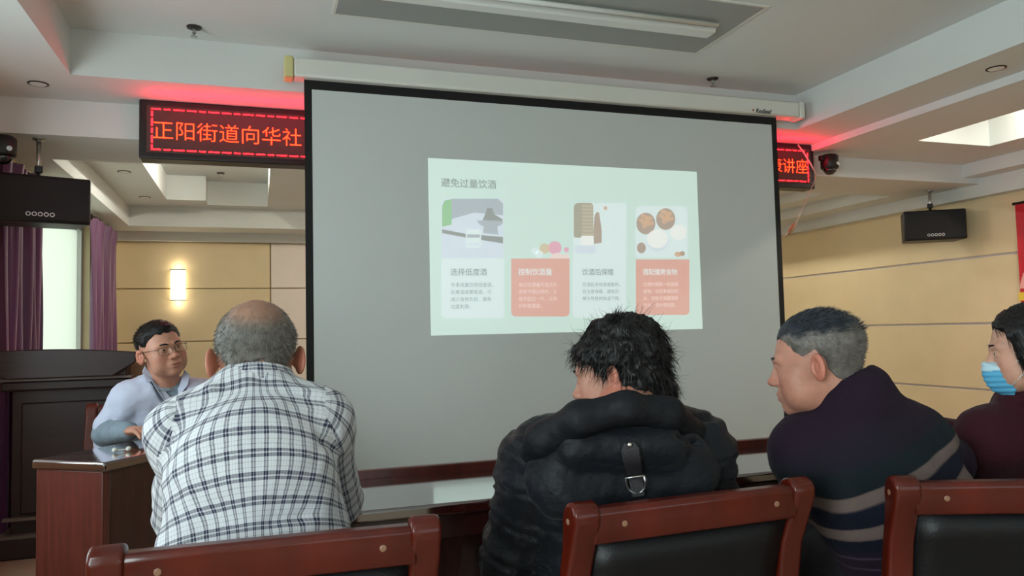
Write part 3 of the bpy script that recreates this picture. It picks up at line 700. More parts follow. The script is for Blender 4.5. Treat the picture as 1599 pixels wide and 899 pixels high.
def vnoise(P, scale, seed=0):
    if seed not in LAT: LAT[seed] = np.random.RandomState(seed).uniform(-1, 1, (32, 32, 32))
    G = LAT[seed]; q = np.asarray(P)*scale; i = np.floor(q).astype(int); f = q-i; f = f*f*(3-2*f); o = 0
    for a in (0, 1):
        for b in (0, 1):
            for c in (0, 1):
                o = o+G[(i[:, 0]+a) % 32, (i[:, 1]+b) % 32, (i[:, 2]+c) % 32]*np.where(a, f[:, 0], 1-f[:, 0])*np.where(b, f[:, 1], 1-f[:, 1])*np.where(c, f[:, 2], 1-f[:, 2])
    return o
class Head:
    def __init__(s, c, face, up=(0, 0, 1), sc=1., roll=0.):
        s.c = np.asarray(c, float); s.f = unit(face); s.r = unit(np.cross(s.f, up)); s.u = np.cross(s.r, s.f); s.sc = sc
        if roll: cr, sr = math.cos(roll), math.sin(roll); s.r, s.u = cr*s.r+sr*s.u, -sr*s.r+cr*s.u
        s.A = np.array([s.r, s.f, s.u])
    def P(s, x, y, z): return s.c+s.sc*(x*s.r+y*s.f+z*s.u)
    def E(s, x, y, z, a, b, c): return ell(s.P(x, y, z), np.array([a, b, c])*s.sc, s.A)
    def C(s, p, q, ra, rb, n=None, fl=1.): return cone(s.P(*p), s.P(*q), ra*s.sc, rb*s.sc, None if n is None else s.A.T@np.array(n, float), fl)
    def loc(s, V): return ((V-s.c)@s.A.T)/s.sc
    def skull(s, F, fat=1., gr=0.):
        F.add(s.E(0, -.012, .034, .076+gr, .096+gr, .083+gr), .01)
        F.add(s.E(0, .030, -.012, .066*fat+gr, .060+gr, .082+gr), .03)
        F.add(s.E(0, .034, -.066, .054*fat+gr, .050+gr, .044+gr), .03)
    def build(s, F, fat=1., jaw=1.):
        s.skull(F, fat)
        F.add(s.E(0, .070, -.098*jaw, .024*fat, .022, .018), .03)
        for q in (-1, 1):
            F.add(s.E(q*.043*fat, .054, -.030, .024, .026, .024), .025)
            F.add(s.E(q*.040*fat, .044, -.066, .024, .028, .026), .03)
            F.add(s.C((q*.012, .088, .016), (q*.046, .074, .018), .010, .010), .014)
        for q in (-1, 1): F.sub(s.E(q*.031, .101, -.001, .019, .014, .012), .012)
        for q in (-1, 1): F.add(s.E(q*.031, .0765, -.001, .0152, .0142, .0128), .005)
        for q in (-1, 1): F.sub(s.E(q*.031, .093, -.001, .0125, .009, .0040), .002)
        F.add(s.C((0, .086, .006), (0, .104, -.032), .0085, .0115), .012)
        F.add(s.E(0, .108, -.034, .011, .011, .009), .008)
        for q in (-1, 1): F.add(s.E(q*.0135, .098, -.037, .0085, .011, .008), .007)
        F.add(s.E(0, .083, -.066, .027, .016, .019), .015)
        F.add(s.E(0, .0945, -.0635, .022, .009, .0058), .005); F.add(s.E(0, .093, -.0755, .019, .009, .0065), .005)
        F.sub(s.E(0, .104, -.0695, .021, .010, .0016), .002)
        for q in (-1, 1):
            ec = s.P(q*.077, -.012, -.008); ax = [unit(s.r*q*.86+s.f*.5), unit(s.f*.86-s.r*q*.5), s.u]
            R = np.array([ax[0], ax[1], unit(s.u-.15*s.f)]); R[2] = unit(np.cross(R[0], R[1]))
            F.add(ell(ec+s.sc*(.010*ax[0]-.006*ax[1]), np.array([.0065, .0185, .032])*s.sc, R), .008)
            F.sub(ell(ec+s.sc*(.0175*ax[0]-.001*ax[1]+.003*s.u), np.array([.0085, .0115, .021])*s.sc, R), .003); F.add(ell(ec+s.sc*(.0095*ax[0]-.004*ax[1]-.002*s.u), np.array([.004, .006, .012])*s.sc, R), .003)
            F.add(ell(ec+s.sc*(.008*ax[0]+.010*ax[1]-.004*s.u), np.array([.005, .005, .008])*s.sc, R), .004)
def hand(F, w, d, nrm, thumb, sc=1., curl=.5, k=.006):
    """w wrist, d direction of the fingers, nrm back of the hand, thumb side"""
    w = np.asarray(w, float); d = unit(d); n = unit(np.asarray(nrm, float)-d*(np.asarray(nrm)@d)); t = np.cross(d, n); t = t if t@np.asarray(thumb) > 0 else -t
    pc = w+d*.05*sc
    F.add(cone(w, w+d*.03*sc, .022*sc, .026*sc, n, .75), .015); F.add(ell(pc, np.array([.043, .050, .0165])*sc, np.array([t, d, n])), .012)
    for i, (o, L, r) in enumerate(((.030, .072, .0085), (.010, .080, .0088), (-.010, .075, .0085), (-.029, .058, .0078))):
        p = w+sc*(d*.088+t*o); fd = unit(d+t*o*1.5); a = .25*curl
        for j, q in enumerate((.45, .32, .26)):
            a += curl*.55; v = fd*math.cos(a)-n*math.sin(a); p2 = p+v*L*q*sc; F.add(cone(p, p2, r*sc*(1-.08*j), r*sc*(.94-.08*j)), k if j else .01); p = p2
    p = w+sc*(d*.022+t*.03); v = unit(d*.7+t*.75-n*.3); p2 = p+v*.04*sc; F.add(cone(p, p2, .013*sc, .0105*sc), .012)
    v2 = unit(d*.95+t*.15-n*.35); F.add(cone(p2, p2+v2*.03*sc, .0105*sc, .0085*sc), .005)
def limb(F, pts, rad, k=.02, n=None, s=1.):
    for i in range(len(pts)-1): F.add(cone(pts[i], pts[i+1], rad[i], rad[i+1], n, s), k)
def skin_tint(H, V, skin, lips, beard=0.):
    q = H.loc(V); base = np.tile(np.array(lin(skin)), (len(V), 1)); n = vnoise(V, 60, 3)*.07+vnoise(V, 22, 4)*.09+vnoise(V, 160, 5)*.05; base *= (1+n)[:, None]
    def mix(w, c): return base*(1-w[:, None])+np.array(lin(c))*w[:, None]
    base = mix(np.exp(-((q[:, 0]/.021)**2+((q[:, 1]-.095)/.016)**2+((q[:, 2]+.0695)/.0085)**2)**2)*.75, lips)
    red = (min(skin[0]+8, 255), int(skin[1]*.76), int(skin[2]*.72))
    base = mix(np.exp(-(((np.abs(q[:, 0])-.045)/.022)**2+((q[:, 1]-.07)/.03)**2+((q[:, 2]+.035)/.022)**2))*.35, red)
    base = mix(np.clip((np.abs(q[:, 0])-.079)/.008, 0, 1)*(np.abs(q[:, 2]) < .05)*(np.abs(q[:, 1]) < .05)*.45, red)
    base = mix(np.exp(-((q[:, 0]/.016)**2+((q[:, 1]-.112)/.014)**2+((q[:, 2]+.034)/.013)**2))*.35, red)
    if beard: base = mix(np.exp(-((q[:, 0]/.06)**2+((q[:, 1]-.07)/.04)**2+((q[:, 2]+.085)/.028)**2))*beard, (90, 80, 78))
    return np.clip(base, 0, 1)
def attr_mat(name, rough, sub=.12, spec=.4):
    m = mat(name, (200, 160, 140), rough, sub=sub, spec=spec, bump=(180, .10)); nt = m.node_tree
    a = nt.nodes.new('ShaderNodeVertexColor'); a.layer_name = 'tint'; nt.links.new(a.outputs[0], nt.nodes['Principled BSDF'].inputs['Base Color']); return m
attr_mat('skin', .48)
def strands(name, P, D, L, w, m, parent, org, seg=4, droop=0., rnd=0., seed=1, curl=0., taper=True):
    """ribbons rooted at P, leaving along D"""
    r = np.random.RandomState(seed); n = len(P); V = []; p = P.copy(); d = D.copy(); side = np.cross(d, r.normal(size=d.shape)); side /= np.linalg.norm(side, axis=1, keepdims=True)
    L = L*(1+.35*r.uniform(-1, 1, n)) if np.ndim(L) == 0 else L
    for j in range(seg+1):
        ww = w*(1-j/seg*.85 if taper else 1)
        V.append(p-side*ww); V.append(p+side*ww)
        d = d+rnd*r.normal(size=d.shape)/seg+np.array([0, 0, -droop/seg])+curl*np.cross(d, side)/seg; d /= np.linalg.norm(d, axis=1, keepdims=True)
        p = p+d*(L/seg)[:, None]
    V = np.stack(V, 1).reshape(-1, 3); b = np.arange(n)[:, None]*(2*(seg+1)); F = np.concatenate([b+np.array([2*j, 2*j+1, 2*j+3, 2*j+2]) for j in range(seg)])
    return np_mesh(name, V, F, m, parent, org)
def sample(V, F, n, seed=0):
    r = np.random.RandomState(seed); a = np.linalg.norm(np.cross(V[F[:, 2]]-V[F[:, 0]], V[F[:, 3]]-V[F[:, 1]]), axis=1); c = np.cumsum(a); i = np.searchsorted(c, r.uniform(0, c[-1], n)); u, v = r.uniform(size=(2, n, 1))
    q = V[F[i]]; return (q[:, 0]*(1-u)+q[:, 1]*u)*(1-v)+(q[:, 3]*(1-u)+q[:, 2]*u)*v
def hair_cap(H, t, line, fat=1., res=.004, bald=None, extra=None, amp=.0, seed=5, taper=None):
    """line: list of (forward, lowest height) of the hair line in head units"""
    R = .17*H.sc+(.12 if extra else 0); F = Field(H.c-R-.02, H.c+R+.02, res)
    H.skull(F, fat, t)
    F.add(H.C((0, -.03, -.04), (0, -.055, -.12), .058+t, .058+t), .03)
    if extra: extra(F)
    X, Y, Z = F.pts((slice(None),)*3); q = [((X-H.c[0])*H.A[i, 0]+(Y-H.c[1])*H.A[i, 1]+(Z-H.c[2])*H.A[i, 2])/H.sc for i in range(3)]
    if taper: F.D = F.D+(t*taper[1]*np.clip((taper[0]-q[2])/.07, 0, 1)*H.sc).astype(f32)
    ys = [p[0] for p in line]; zs_ = [p[1] for p in line]
    if taper: F.D = F.D+(t*.75*np.clip(1-(q[2]-np.interp(q[1], ys, zs_))/.03, 0, 1)*H.sc).astype(f32)
    jit = .0035*np.sin(q[1]*210+1)+.003*np.sin(q[0]*190)+.002*np.sin(q[1]*470+q[0]*300)
    F.D = np.maximum(F.D, ((np.interp(q[1], ys, zs_)+jit-q[2])*.6*H.sc).astype(f32))
    for s_ in (-1, 1):        # room for the ears
        F.sub(H.E(s_*.086, -.012, -.014, .026, .024, .036), .004)
    if bald is not None:
        F.D = np.maximum(F.D, ((bald[2]-np.sqrt((q[0]/bald[3])**2+(q[1]-bald[0])**2+(q[2]-bald[1])**2))*.6*H.sc).astype(f32))
    V, Fc = F.mesh(); N = normals(V, Fc)
    if amp: V = V+N*(vnoise(V, 70, seed)*amp+vnoise(V, 28, seed+1)*amp)[:, None]
    return V, Fc, N
def torso_frame(J):
    side = unit(J['sr']-J['sl']); ax = unit((J['sl']+J['sr'])/2-J['pelvis']); front = unit(np.cross(ax, side)); return side, ax, front
def torso_prims(J, t=0., wid=(.165, .155, .165), dep=(.74, .74, .70), sh=.060):
    side, ax, fr = torso_frame(J); mid = (J['sl']+J['sr'])/2; ch = J.get('chest', J['pelvis']*.38+mid*.62)
    P = [(cone(J['pelvis'], J['waist'], wid[0]+t, wid[1]+t, fr, dep[0]), .04), (cone(J['waist'], ch, wid[1]+t, wid[2]+t, fr, dep[1]), .05)]
    for s in ('sl', 'sr'):
        P.append((cone(ch, J[s]+(mid-J[s])*.32, wid[2]*.78+t, .072+t, fr, .92), .05))
        P.append((cone(J['neck'], J[s], .048+t, sh+t), .05))
    P.append((cone(J['sl'], J['sr'], sh+t, sh+t), .05))
    P.append((cone(ch, J['neck'], .12+t, .055+t, fr, .9), .06))
    return P
def arm_prims(J, s, t=0., r=(.058, .047, .040, .028), wrist=True):
    a, b, c = J['s'+s], J['e'+s], J['w'+s]
    return [(cone(a, b, r[0]+t, r[1]+t), .035), (cone(b, c, r[1]*.95+t, r[3]+t), .02)]
def leg_prims(J, s, t=0.):
    h, k, a = J['h'+s], J['k'+s], J['a'+s]
    return [(cone(h, k, .088+t, .060+t), .04), (cone(k, a, .058+t, .038+t), .03)]
def bounds(J, m=.2):
    P = np.array([v for v in J.values()]); return P.min(0)-m, P.max(0)+m
def make_body(pr, org, J, H, skin, lips, hands, fat=1., beard=0., headres=.0028, handres=.0045, jaw=1.):
    lo, hi = bounds(J); hi[2] = max(hi[2], H.c[2]+.17); lo[2] = max(lo[2], .02)
    hr = .135*H.sc; fines = [(H.c-hr, H.c+hr+.01, headres)]
    for h in hands:
        c = h['w']+unit(h['d'])*.08; fines.append((c-.085, c+.085, handres))
    F = Field(np.minimum(lo, H.c-.2), np.maximum(hi, H.c+.2), .012, fines)
    Jb = dict(J); Jb['pelvis'] = J['pelvis']+np.array([0, 0, .09])
    for p, k in torso_prims(Jb, -.022): F.add(p, k)
    for s in 'lr':
        for p, k in arm_prims(J, s, -.006): F.add(p, k)
        for p, k in leg_prims(J, s, -.012): F.add(p, k)
        F.add(cone(J['a'+s], J['a'+s]+unit((J['k'+s]-J['h'+s])*np.array([1, 1, 0]))*.12+np.array([0, 0, -.03]), .034, .026), .02)
    nb = J['neck']; F.add(cone(H.P(0, -.022, -.03), nb, .052*H.sc*fat, .060), .03)
    F.add(cone(H.P(0, .0, -.075), nb+.02*H.f, .042*H.sc*fat, .052), .03)
    H.build(F, fat, jaw)
    for h in hands: hand(F, h['w'], h['d'], h['n'], h['t'], h.get('sc', 1.), h.get('curl', .5))
    V, Fc = F.mesh()
    return np_mesh('body', V, Fc, 'skin' if False else MATS['skin'], pr, org, colr=skin_tint(H, V, skin, lips, beard))
attr_mat('hair_tint', .5, sub=0., spec=.4)
mat('eye_white', (235, 232, 226), .15); mat('iris', (30, 20, 16), .1)
def eyes(pr, org, H):
    for q in (-1, 1):
        c = H.P(q*.031, .0770, -.001)
        e_ = MB().lathe([(.0004, -.0125), (.007, -.0103), (.0115, -.005), (.0125, 0), (.0115, .005), (.007, .0103), (.0004, .0125)], c, H.f, n=16).build('eye', 'eye_white', pr, org, smooth=True)
        MB().lathe([(.0062, .0103), (.005, .0118), (.001, .0128)], c, H.f, n=14).build('iris', 'iris', e_, org, smooth=True)
def cut_eyes(): pass
def brows(pr, org, H, m, w=.0045):
    for q in (-1, 1):
        MB().tube([H.P(q*.012, .0955, .017), H.P(q*.026, .0945, .0225), H.P(q*.040, .0865, .0225), H.P(q*.049, .078, .018)], [w*.8*H.sc, w*H.sc, w*.9*H.sc, w*.4*H.sc], 8, flat=.8).build('eyebrow', m, pr, org, smooth=True)
def legs_and_shoes(pr, org, J, trouser, shoe):
    lo = np.min([J[a+s] for a in 'hka' for s in 'lr'], 0)-.14; hi = np.max([J[a+s] for a in 'hka' for s in 'lr']+[J['pelvis'], J['waist']], 0)+.14; lo[2] = .04
    F = Field(lo, hi, .011)
    for s in 'lr':
        for p, k in leg_prims(J, s, .010): F.add(p, k)
        F.add(cone(J['pelvis'], J['h'+s], .094, .098), .04)
    V, Fc = F.mesh(); N = normals(V, Fc); V = V+N*(vnoise(V, 16, 2)*.006)[:, None]
    np_mesh('trousers', V, Fc, trouser, pr, org)
    for s in 'lr':
        a = J['a'+s]; d = unit((J['k'+s]-J['h'+s])*np.array([1, 1, 0])); b = np.array([a[0], a[1], 0])
        G = Field(b-np.array([.2, .2, .01]), b+np.array([.2, .2, .16]), .009)
        G.add(cone(b-d*.05+np.array([0, 0, .04]), b+d*.15+np.array([0, 0, .03]), .040, .036), .02); G.add(cone(b+np.array([0, 0, .05]), b+np.array([0, 0, .09]), .042, .042), .03)
        G.clip(lambda X, Y, Z: .004-Z+0*X+0*Y); V, Fc = G.mesh(); np_mesh('shoe', V, Fc, shoe, pr, org)
def on_seat(F): return F.clip(lambda X, Y, Z: .486-Z+0*X+0*Y)      # the hem lies on the seat
def ell_arc(th, a, b):
    q = np.linspace(-math.pi, math.pi, 721); L = np.concatenate([[0], np.cumsum(np.hypot(np.diff(a*np.cos(q)), np.diff(b*np.sin(q))))]); return np.interp(th, q, L)
def cloth_uv(V, F, J, spine, aw=.19, bd=.125):
    """corner uv in metres: torso (round the spine, along it) or sleeve (round the arm, along it)"""
    side, ax, fr = torso_frame(J); C = V[F].mean(1); S0 = np.array(spine); tt = np.linspace(0, len(S0)-1, 40); S_ = np.stack([np.interp(tt, range(len(S0)), S0[:, i]) for i in range(3)], 1)
    for _ in range(60): S_[1:-1] = S_[1:-1]*.5+(S_[2:]+S_[:-2])*.25
    seg = S_[1:]-S_[:-1]; Ls = np.linalg.norm(seg, axis=1); cum = np.concatenate([[0], np.cumsum(Ls)])
    def along(P):
        # smooth arc length along the bent spine
        best = np.full(len(P), 1e9); val = np.zeros(len(P)); base = np.zeros((len(P), 3))
        for i in range(len(seg)):
            h = ((P-S_[i])@seg[i])/Ls[i]**2; lo_ = -9 if i == 0 else 0; hi_ = 9 if i == len(seg)-1 else 1; hc = np.clip(h, lo_, hi_); q = S_[i]+hc[:, None]*seg[i]; d = np.linalg.norm(P-q, axis=1)
            m = d < best; best[m] = d[m]; val[m] = cum[i]+hc[m]*Ls[i]; base[m] = q[m]
        return val, base
    def d_arm(P, s):
        o = np.full(len(P), 1e9)
        for a, b in ((J['s'+s], J['e'+s]), (J['e'+s], J['w'+s])):
            h = np.clip(((P-a)@(b-a))/((b-a)@(b-a)), 0, 1); o = np.minimum(o, np.linalg.norm(P-a-h[:, None]*(b-a), axis=1))
        return o
    reg = np.zeros(len(C), int); mid = (J['sl']+J['sr'])/2
    for i, s in enumerate('lr'):
        outw = unit(J['s'+s]-mid); dd = d_arm(C, s); m = (dd < .085) & (((C-J['s'+s])@outw > .012) | ((C-J['s'+s])@unit(J['e'+s]-J['s'+s]) > .06) & (dd < .07)); reg[m] = i+1
    P = V[F].reshape(-1, 3); rg = np.repeat(reg, 4); UV = np.zeros((len(P), 2))
    m = rg == 0; v, b = along(P[m]); d = P[m]-b; x = d@side; y = d@fr; y = np.where(y > 0, y, y)
    th = np.arctan2(y/bd, x/aw); th = np.where(th > math.pi/2, th-2*math.pi, th)        # seam at the front
    UV[m, 0] = ell_arc(np.clip(th+math.pi/2, -math.pi, math.pi), bd, aw); UV[m, 1] = v
    # over the shoulders the cloth runs forward instead of up
    up = np.clip((v-cum[-1]*.86)/(cum[-1]*.12), 0, 1); UV[m, 1] += up*y*.75; 
    flat = UV[m, 0]*0+x+1.0; wgt = np.clip(up, 0, 1)
    UV[m, 0] = UV[m, 0]
    for i, s in enumerate('lr'):
        m = rg == i+1; Q = P[m]; a, b, c = J['s'+s], J['e'+s], J['w'+s]; o = np.zeros((len(Q), 2)); h1 = ((Q-a)@(b-a))/np.linalg.norm(b-a)**2; h2 = ((Q-b)@(c-b))/np.linalg.norm(c-b)**2
        d1 = np.linalg.norm(Q-a-np.clip(h1, -.3, 1)[:, None]*(b-a), axis=1); d2 = np.linalg.norm(Q-b-np.clip(h2, 0, 1.3)[:, None]*(c-b), axis=1)
        for use, (p0, p1, off) in ((d1 <= d2, (a, b, 0.)), (d1 > d2, (b, c, np.linalg.norm(b-a)))):
            t = unit(p1-p0); e1 = unit(np.cross(t, fr)); e2 = np.cross(t, e1); w = Q[use]-p0
            o[use, 0] = np.arctan2(w@e2, w@e1)*.062; o[use, 1] = 2+off+w@t
        UV[m] = o
    U = UV.reshape(-1, 4, 2); per = np.where(reg == 0, ell_arc(math.pi, bd, aw), 2*math.pi*.062)[:, None]; u = U[:, :, 0]; bad = (u.max(1)-u.min(1))[:, None] > per/2
    U[:, :, 0] = np.where(bad & (u < u.mean(1, keepdims=True)), u+per, u)
    return U.reshape(-1, 2), reg
# ------------------------------------------------------------------ cloth materials
def uv_stripes(name, base, rampu, rampv, period, dark, rough=.75, wrinkle=(9, .25)):
    m = mat(name, base, rough, bump=wrinkle, sheen=.2); nt = m.node_tree; N = nt.nodes.new; L = nt.links.new; b = nt.nodes['Principled BSDF']
    uv = N('ShaderNodeUVMap'); uv.uv_map = 'cloth'; sp = N('ShaderNodeSeparateXYZ'); L(uv.outputs[0], sp.inputs[0]); outs = []
    for ch, ramp, per in ((0, rampu, period[0]), (1, rampv, period[1])):
        d = N('ShaderNodeMath'); d.operation = 'DIVIDE'; d.inputs[1].default_value = per; L(sp.outputs[ch], d.inputs[0])
        fr_ = N('ShaderNodeMath'); fr_.operation = 'FRACT'; L(d.outputs[0], fr_.inputs[0])
        r = N('ShaderNodeValToRGB'); r.color_ramp.interpolation = 'CONSTANT'; el = r.color_ramp.elements
        while len(el) > 1: el.remove(el[-1])
        el[0].position = 0; el[0].color = (ramp[0][1],)*3+(1,)
        for p, v in ramp[1:]: q = el.new(p); q.color = (v, v, v, 1)
        L(fr_.outputs[0], r.inputs[0]); outs.append(r)
    ad = N('ShaderNodeMath'); ad.operation = 'ADD'; ad.use_clamp = True; L(outs[0].outputs[0], ad.inputs[0]); L(outs[1].outputs[0], ad.inputs[1])
    mx = N('ShaderNodeMixRGB'); mx.inputs[1].default_value = (*lin(base), 1); mx.inputs[2].default_value = (*lin(dark), 1); L(ad.outputs[0], mx.inputs[0]); L(mx.outputs[0], b.inputs['Base Color'])
    return m
plaid_ramp = [(0, .60), (.145, .08), (.215, .60), (.36, 0), (.55, .24), (.585, 0), (.77, .22), (.805, 0)]
uv_stripes('plaid', (205, 208, 213), plaid_ramp, plaid_ramp, (.036, .038), (14, 22, 58))
def v_bands(name, stops, rough=.85):
    m = mat(name, (40, 30, 44), rough, bump=(300, .25), sheen=.02, spec=.1); nt = m.node_tree; N = nt.nodes.new; L = nt.links.new; b = nt.nodes['Principled BSDF']
    uv = N('ShaderNodeUVMap'); uv.uv_map = 'cloth'; sp = N('ShaderNodeSeparateXYZ'); L(uv.outputs[0], sp.inputs[0])
    r = N('ShaderNodeValToRGB'); el = r.color_ramp.elements; r.color_ramp.interpolation = 'LINEAR'
    while len(el) > 1: el.remove(el[-1])
    for i, (p, c) in enumerate(stops):
        q = el[0] if i == 0 else el.new(p); q.position = p; q.color = (*lin(c), 1)
    L(sp.outputs[1], r.inputs[0]); L(r.outputs[0], b.inputs['Base Color']); return m
mat('puffer', (17, 20, 26), .55, spec=.22, bump=(38, .5), sheen=.05, var=(5, .2)); mat('puffer_collar', (20, 22, 27), .6, spec=.22, bump=(40, .35))
mat('strap', (24, 20, 26), .6, bump=(300, .2)); mat('maroon', (54, 22, 30), .85, bump=(120, .2), sheen=.04, spec=.12)
mat('coat_white', (188, 193, 214), .7, bump=(12, .25), var=(6, .03)); mat('shirt_grey', (128, 140, 146), .8, bump=(60, .2)); mat('sleeve_grey', (122, 138, 150), .8, bump=(20, .3), var=(30, .12))
mat('trouser_dark', (30, 30, 36), .8, bump=(40, .15)); mat('shoe_black', (16, 15, 15), .4)
mat('hair_black', (13, 11, 11), .5, spec=.4, var=(60, .2)); mat('hair_grey', (92, 90, 86), .6, var=(90, .35), col2=(142, 140, 134)); mat('hair_iron', (66, 66, 68), .55, var=(60, .45), col2=(124, 122, 118))
mat('hair_dark_grey', (34, 38, 44), .45, var=(60, .4)); mat('mask_blue', (86, 168, 206), .7, bump=(200, .08)); mat('mask_pale', (186, 216, 228), .7)
mat('glasses_metal', (70, 62, 56), .3, metal=.9); glass_mat('lens', (246, 250, 248), 0.)
def V3(*a): return np.array(a, float)
def person(label, loc): return thing('person', label, 'person', tuple(loc))
def sit(J, seat, knee_dir, spread=.1, knee_len=.44, foot=.0):
    """hips, knees and ankles for somebody sitting at seat (floor point) with the thighs along knee_dir"""
    d = unit(np.array([knee_dir[0], knee_dir[1], 0.])); sd = np.array([d[1], -d[0], 0.])
    J['pelvis'] = J.get('pelvis', V3(seat[0], seat[1], .58))
    for s, q in (('l', -1), ('r', 1)):
        J['h'+s] = V3(seat[0], seat[1], .578)+sd*q*.085; J['k'+s] = J['h'+s]+d*knee_len+sd*q*(spread-.05)+V3(0, 0, -.035); J['a'+s] = J['k'+s]*V3(1, 1, 0)+d*foot+V3(0, 0, .09)
def cloth_field(J, t, wid, dep, res, arms='lr', armt=None, armr=(.058, .047, .040, .028), sh=.060, top=None, cuff=.94):
    P = np.array([J[k] for k in ('pelvis', 'waist', 'neck', 'sl', 'sr', 'el', 'er', 'wl', 'wr')]); lo, hi = P.min(0)-.24, P.max(0)+.16
    F = Field(lo, hi, res)
    for p, k in torso_prims(J, t, wid, dep, sh): F.add(p, k)
    at = t if armt is None else armt
    for s in arms:
        Jc = dict(J); Jc['w'+s] = J['e'+s]+(J['w'+s]-J['e'+s])*cuff
        for p, k in arm_prims(Jc, s, at, armr): F.add(p, k)
    return F
# ================================================================== man in the plaid shirt
seat = V3(0.01, 1.60, 0); J = dict(neck=K(399, 612, 1.60), sl=V3(-.140, 1.685, 1.012), sr=V3(.122, 1.665, 1.012), el=V3(-.165, 1.90, .80), er=K(531, 783, 1.84), wl=V3(-.03, 2.13, .800), wr=V3(.10, 2.13, .800), pelvis=V3(.01, 1.61, .58), waist=V3(-.003, 1.585, .74), chest=V3(-.012, 1.625, .92))
sit(J, seat, (.08, 1), spread=.06, knee_len=.40); org = (0., 1.6, 0.)
pm = person('balding grey-haired man in a white and navy plaid shirt seen from behind', org)
H = Head(K(400, 561, 1.665), (-.02, .96, -.30), sc=1.04)
make_body(pm, org, J, H, (176, 124, 102), (170, 100, 92), [dict(w=J['wl'], d=(.9, .45, -.05), n=(0, 0, 1), t=(0, 1, 0), curl=.4), dict(w=J['wr'], d=(-.8, .6, -.02), n=(0, 0, 1), t=(0, -1, 0), curl=.4)], fat=1.08)
eyes(pm, org, H); brows(pm, org, H, 'hair_grey')
V, Fc, N = hair_cap(H, .0045, [(-.2, -.030), (-.075, -.029), (-.045, -.026), (-.02, .012), (.015, .0), (.03, .03), (.05, .07), (.09, .12)], 1.08, .0035, bald=(.035, .130, .066, 1.1), amp=.0012, taper=(.0, .6))
lc_ = H.loc(V); w_ = np.exp(-((lc_[:, 0]/.062)**2+((lc_[:, 2]-.085)/.042)**2)**2)*.85; hc_ = np.array(lin((96, 92, 86)))*(1+.35*vnoise(V, 120, 3)+.25*vnoise(V, 45, 4))[:, None]; hc_ = hc_*(1-w_[:, None])+np.array(lin((158, 116, 94)))*w_[:, None]
hm = np_mesh('hair', V, Fc, MATS['hair_tint'], pm, org, colr=np.clip(hc_, 0, 1))
P = sample(V, Fc, 5200, 3); lp_ = H.loc(P); P = P[np.random.RandomState(2).uniform(size=len(P)) > np.exp(-((lp_[:, 0]/.062)**2+((lp_[:, 2]-.085)/.042)**2)**2)*.85]; D = unit_rows = (P-H.c)/np.linalg.norm(P-H.c, axis=1, keepdims=True); D = D*.55+np.array([0, 0, -.75])-.1*H.f; D /= np.linalg.norm(D, axis=1, keepdims=True)
strands('hair_strands', P-D*.001, D, .010, .0006, MATS['hair_grey'], hm, org, 2, rnd=.3)
legs_and_shoes(pm, org, J, MATS['trouser_dark'], MATS['shoe_black'])
Jn = dict(J); Jn['neck'] = J['neck']+V3(0, .010, -.013)
F = cloth_field(Jn, .008, (.168, .167, .156), (.80, .80, .74), .006, armr=(.056, .050, .045, .036), sh=.050)
F.add(ell(J['chest']+V3(0, -.055, -.02), (.12, .07, .16)), .06)
F.add(ell(J['neck']+V3(0, -.048, -.030), (.055, .026, .034)), .03)
F.sub(cone(J['neck']+V3(0, .06, .0), J['neck']+V3(0, .07, .2), .055, .08), .01)
on_seat(F); V, Fc = F.mesh(); N = normals(V, Fc)
nb = vnoise(V*V3(1, 1, .6), 13, 7)*.0065+vnoise(V+vnoise(V, 9, 2)[:, None]*.05, 30, 8)*.0028
for a, b, w, h in ((K(500, 690, 1.50), K(535, 745, 1.60), .016, -.012), (K(470, 730, 1.46), K(528, 712, 1.55), .012, .008), (K(290, 700, 1.5), K(250, 760, 1.58), .014, -.007), (K(330, 605, 1.52), K(270, 640, 1.6), .014, .006), (K(310, 840, 1.4), K(400, 825, 1.38), .012, .006), (K(500, 800, 1.42), K(420, 815, 1.38), .012, -.006)):
    t_ = np.clip(((V-a)@(b-a))/((b-a)@(b-a)), 0, 1); nb = nb+h*np.exp(-(np.linalg.norm(V-a-t_[:, None]*(b-a), axis=1)/w)**2)
V = V+N*nb[:, None]
sp_ = [V3(0, 1.44, .5), V3(-.005, 1.45, .74), V3(-.012, 1.54, .92), V3(-.01, 1.62, 1.03), V3(-.01, 1.72, 1.10)]
UV, reg = cloth_uv(V, Fc, J, sp_)
sh_o = np_mesh('shirt', V, Fc, MATS['plaid'], pm, org, uv=UV)
def collar(pr, org, c, axis, r0, r1, h, m, name='collar', gap=.6, front=(0, 1, 0), tilt=0., thick=.004, n=36, flare=0., uvs=True):
    ax = unit(axis); fr = unit(np.asarray(front, float)-ax*(np.asarray(front)@ax)); sd = np.cross(fr, ax); V = []; UVc = []; nz = 6
    for s in (0, 1):
        for j in range(nz+1):
            v = j/nz
            for i in range(n+1):
                a = math.radians(90)+gap/2+(2*math.pi-gap)*i/n; q = abs(i/n-.5)*2
                r = r0+(r1-r0)*v+(thick if s else 0)+flare*math.sin(math.pi*v)
                p = np.asarray(c)+ax*(h*v*(1-.25*q)-tilt*math.sin(a)*-1*0)+r*(sd*math.cos(a)+fr*math.sin(a))
                V.append(p); UVc.append((i/n*2*math.pi*r0, h*v))
    M_ = (n+1)*(nz+1); F = []
    for s in (0, 1):
        for j in range(nz):
            for i in range(n):
                a = s*M_+j*(n+1)+i; q = (a, a+1, a+n+2, a+n+1); F.append(q if s else q[::-1])
    for i in range(n):
        a = nz*(n+1)+i; F.append((a, a+1, M_+a+1, M_+a)); F.append((i+1, i, M_+i, M_+i+1))
    UVc = np.array(UVc); F = np.array(F)
    return np_mesh(name, np.array(V), F, m, pr, org, uv=UVc[F].reshape(-1, 2) if uvs else None)
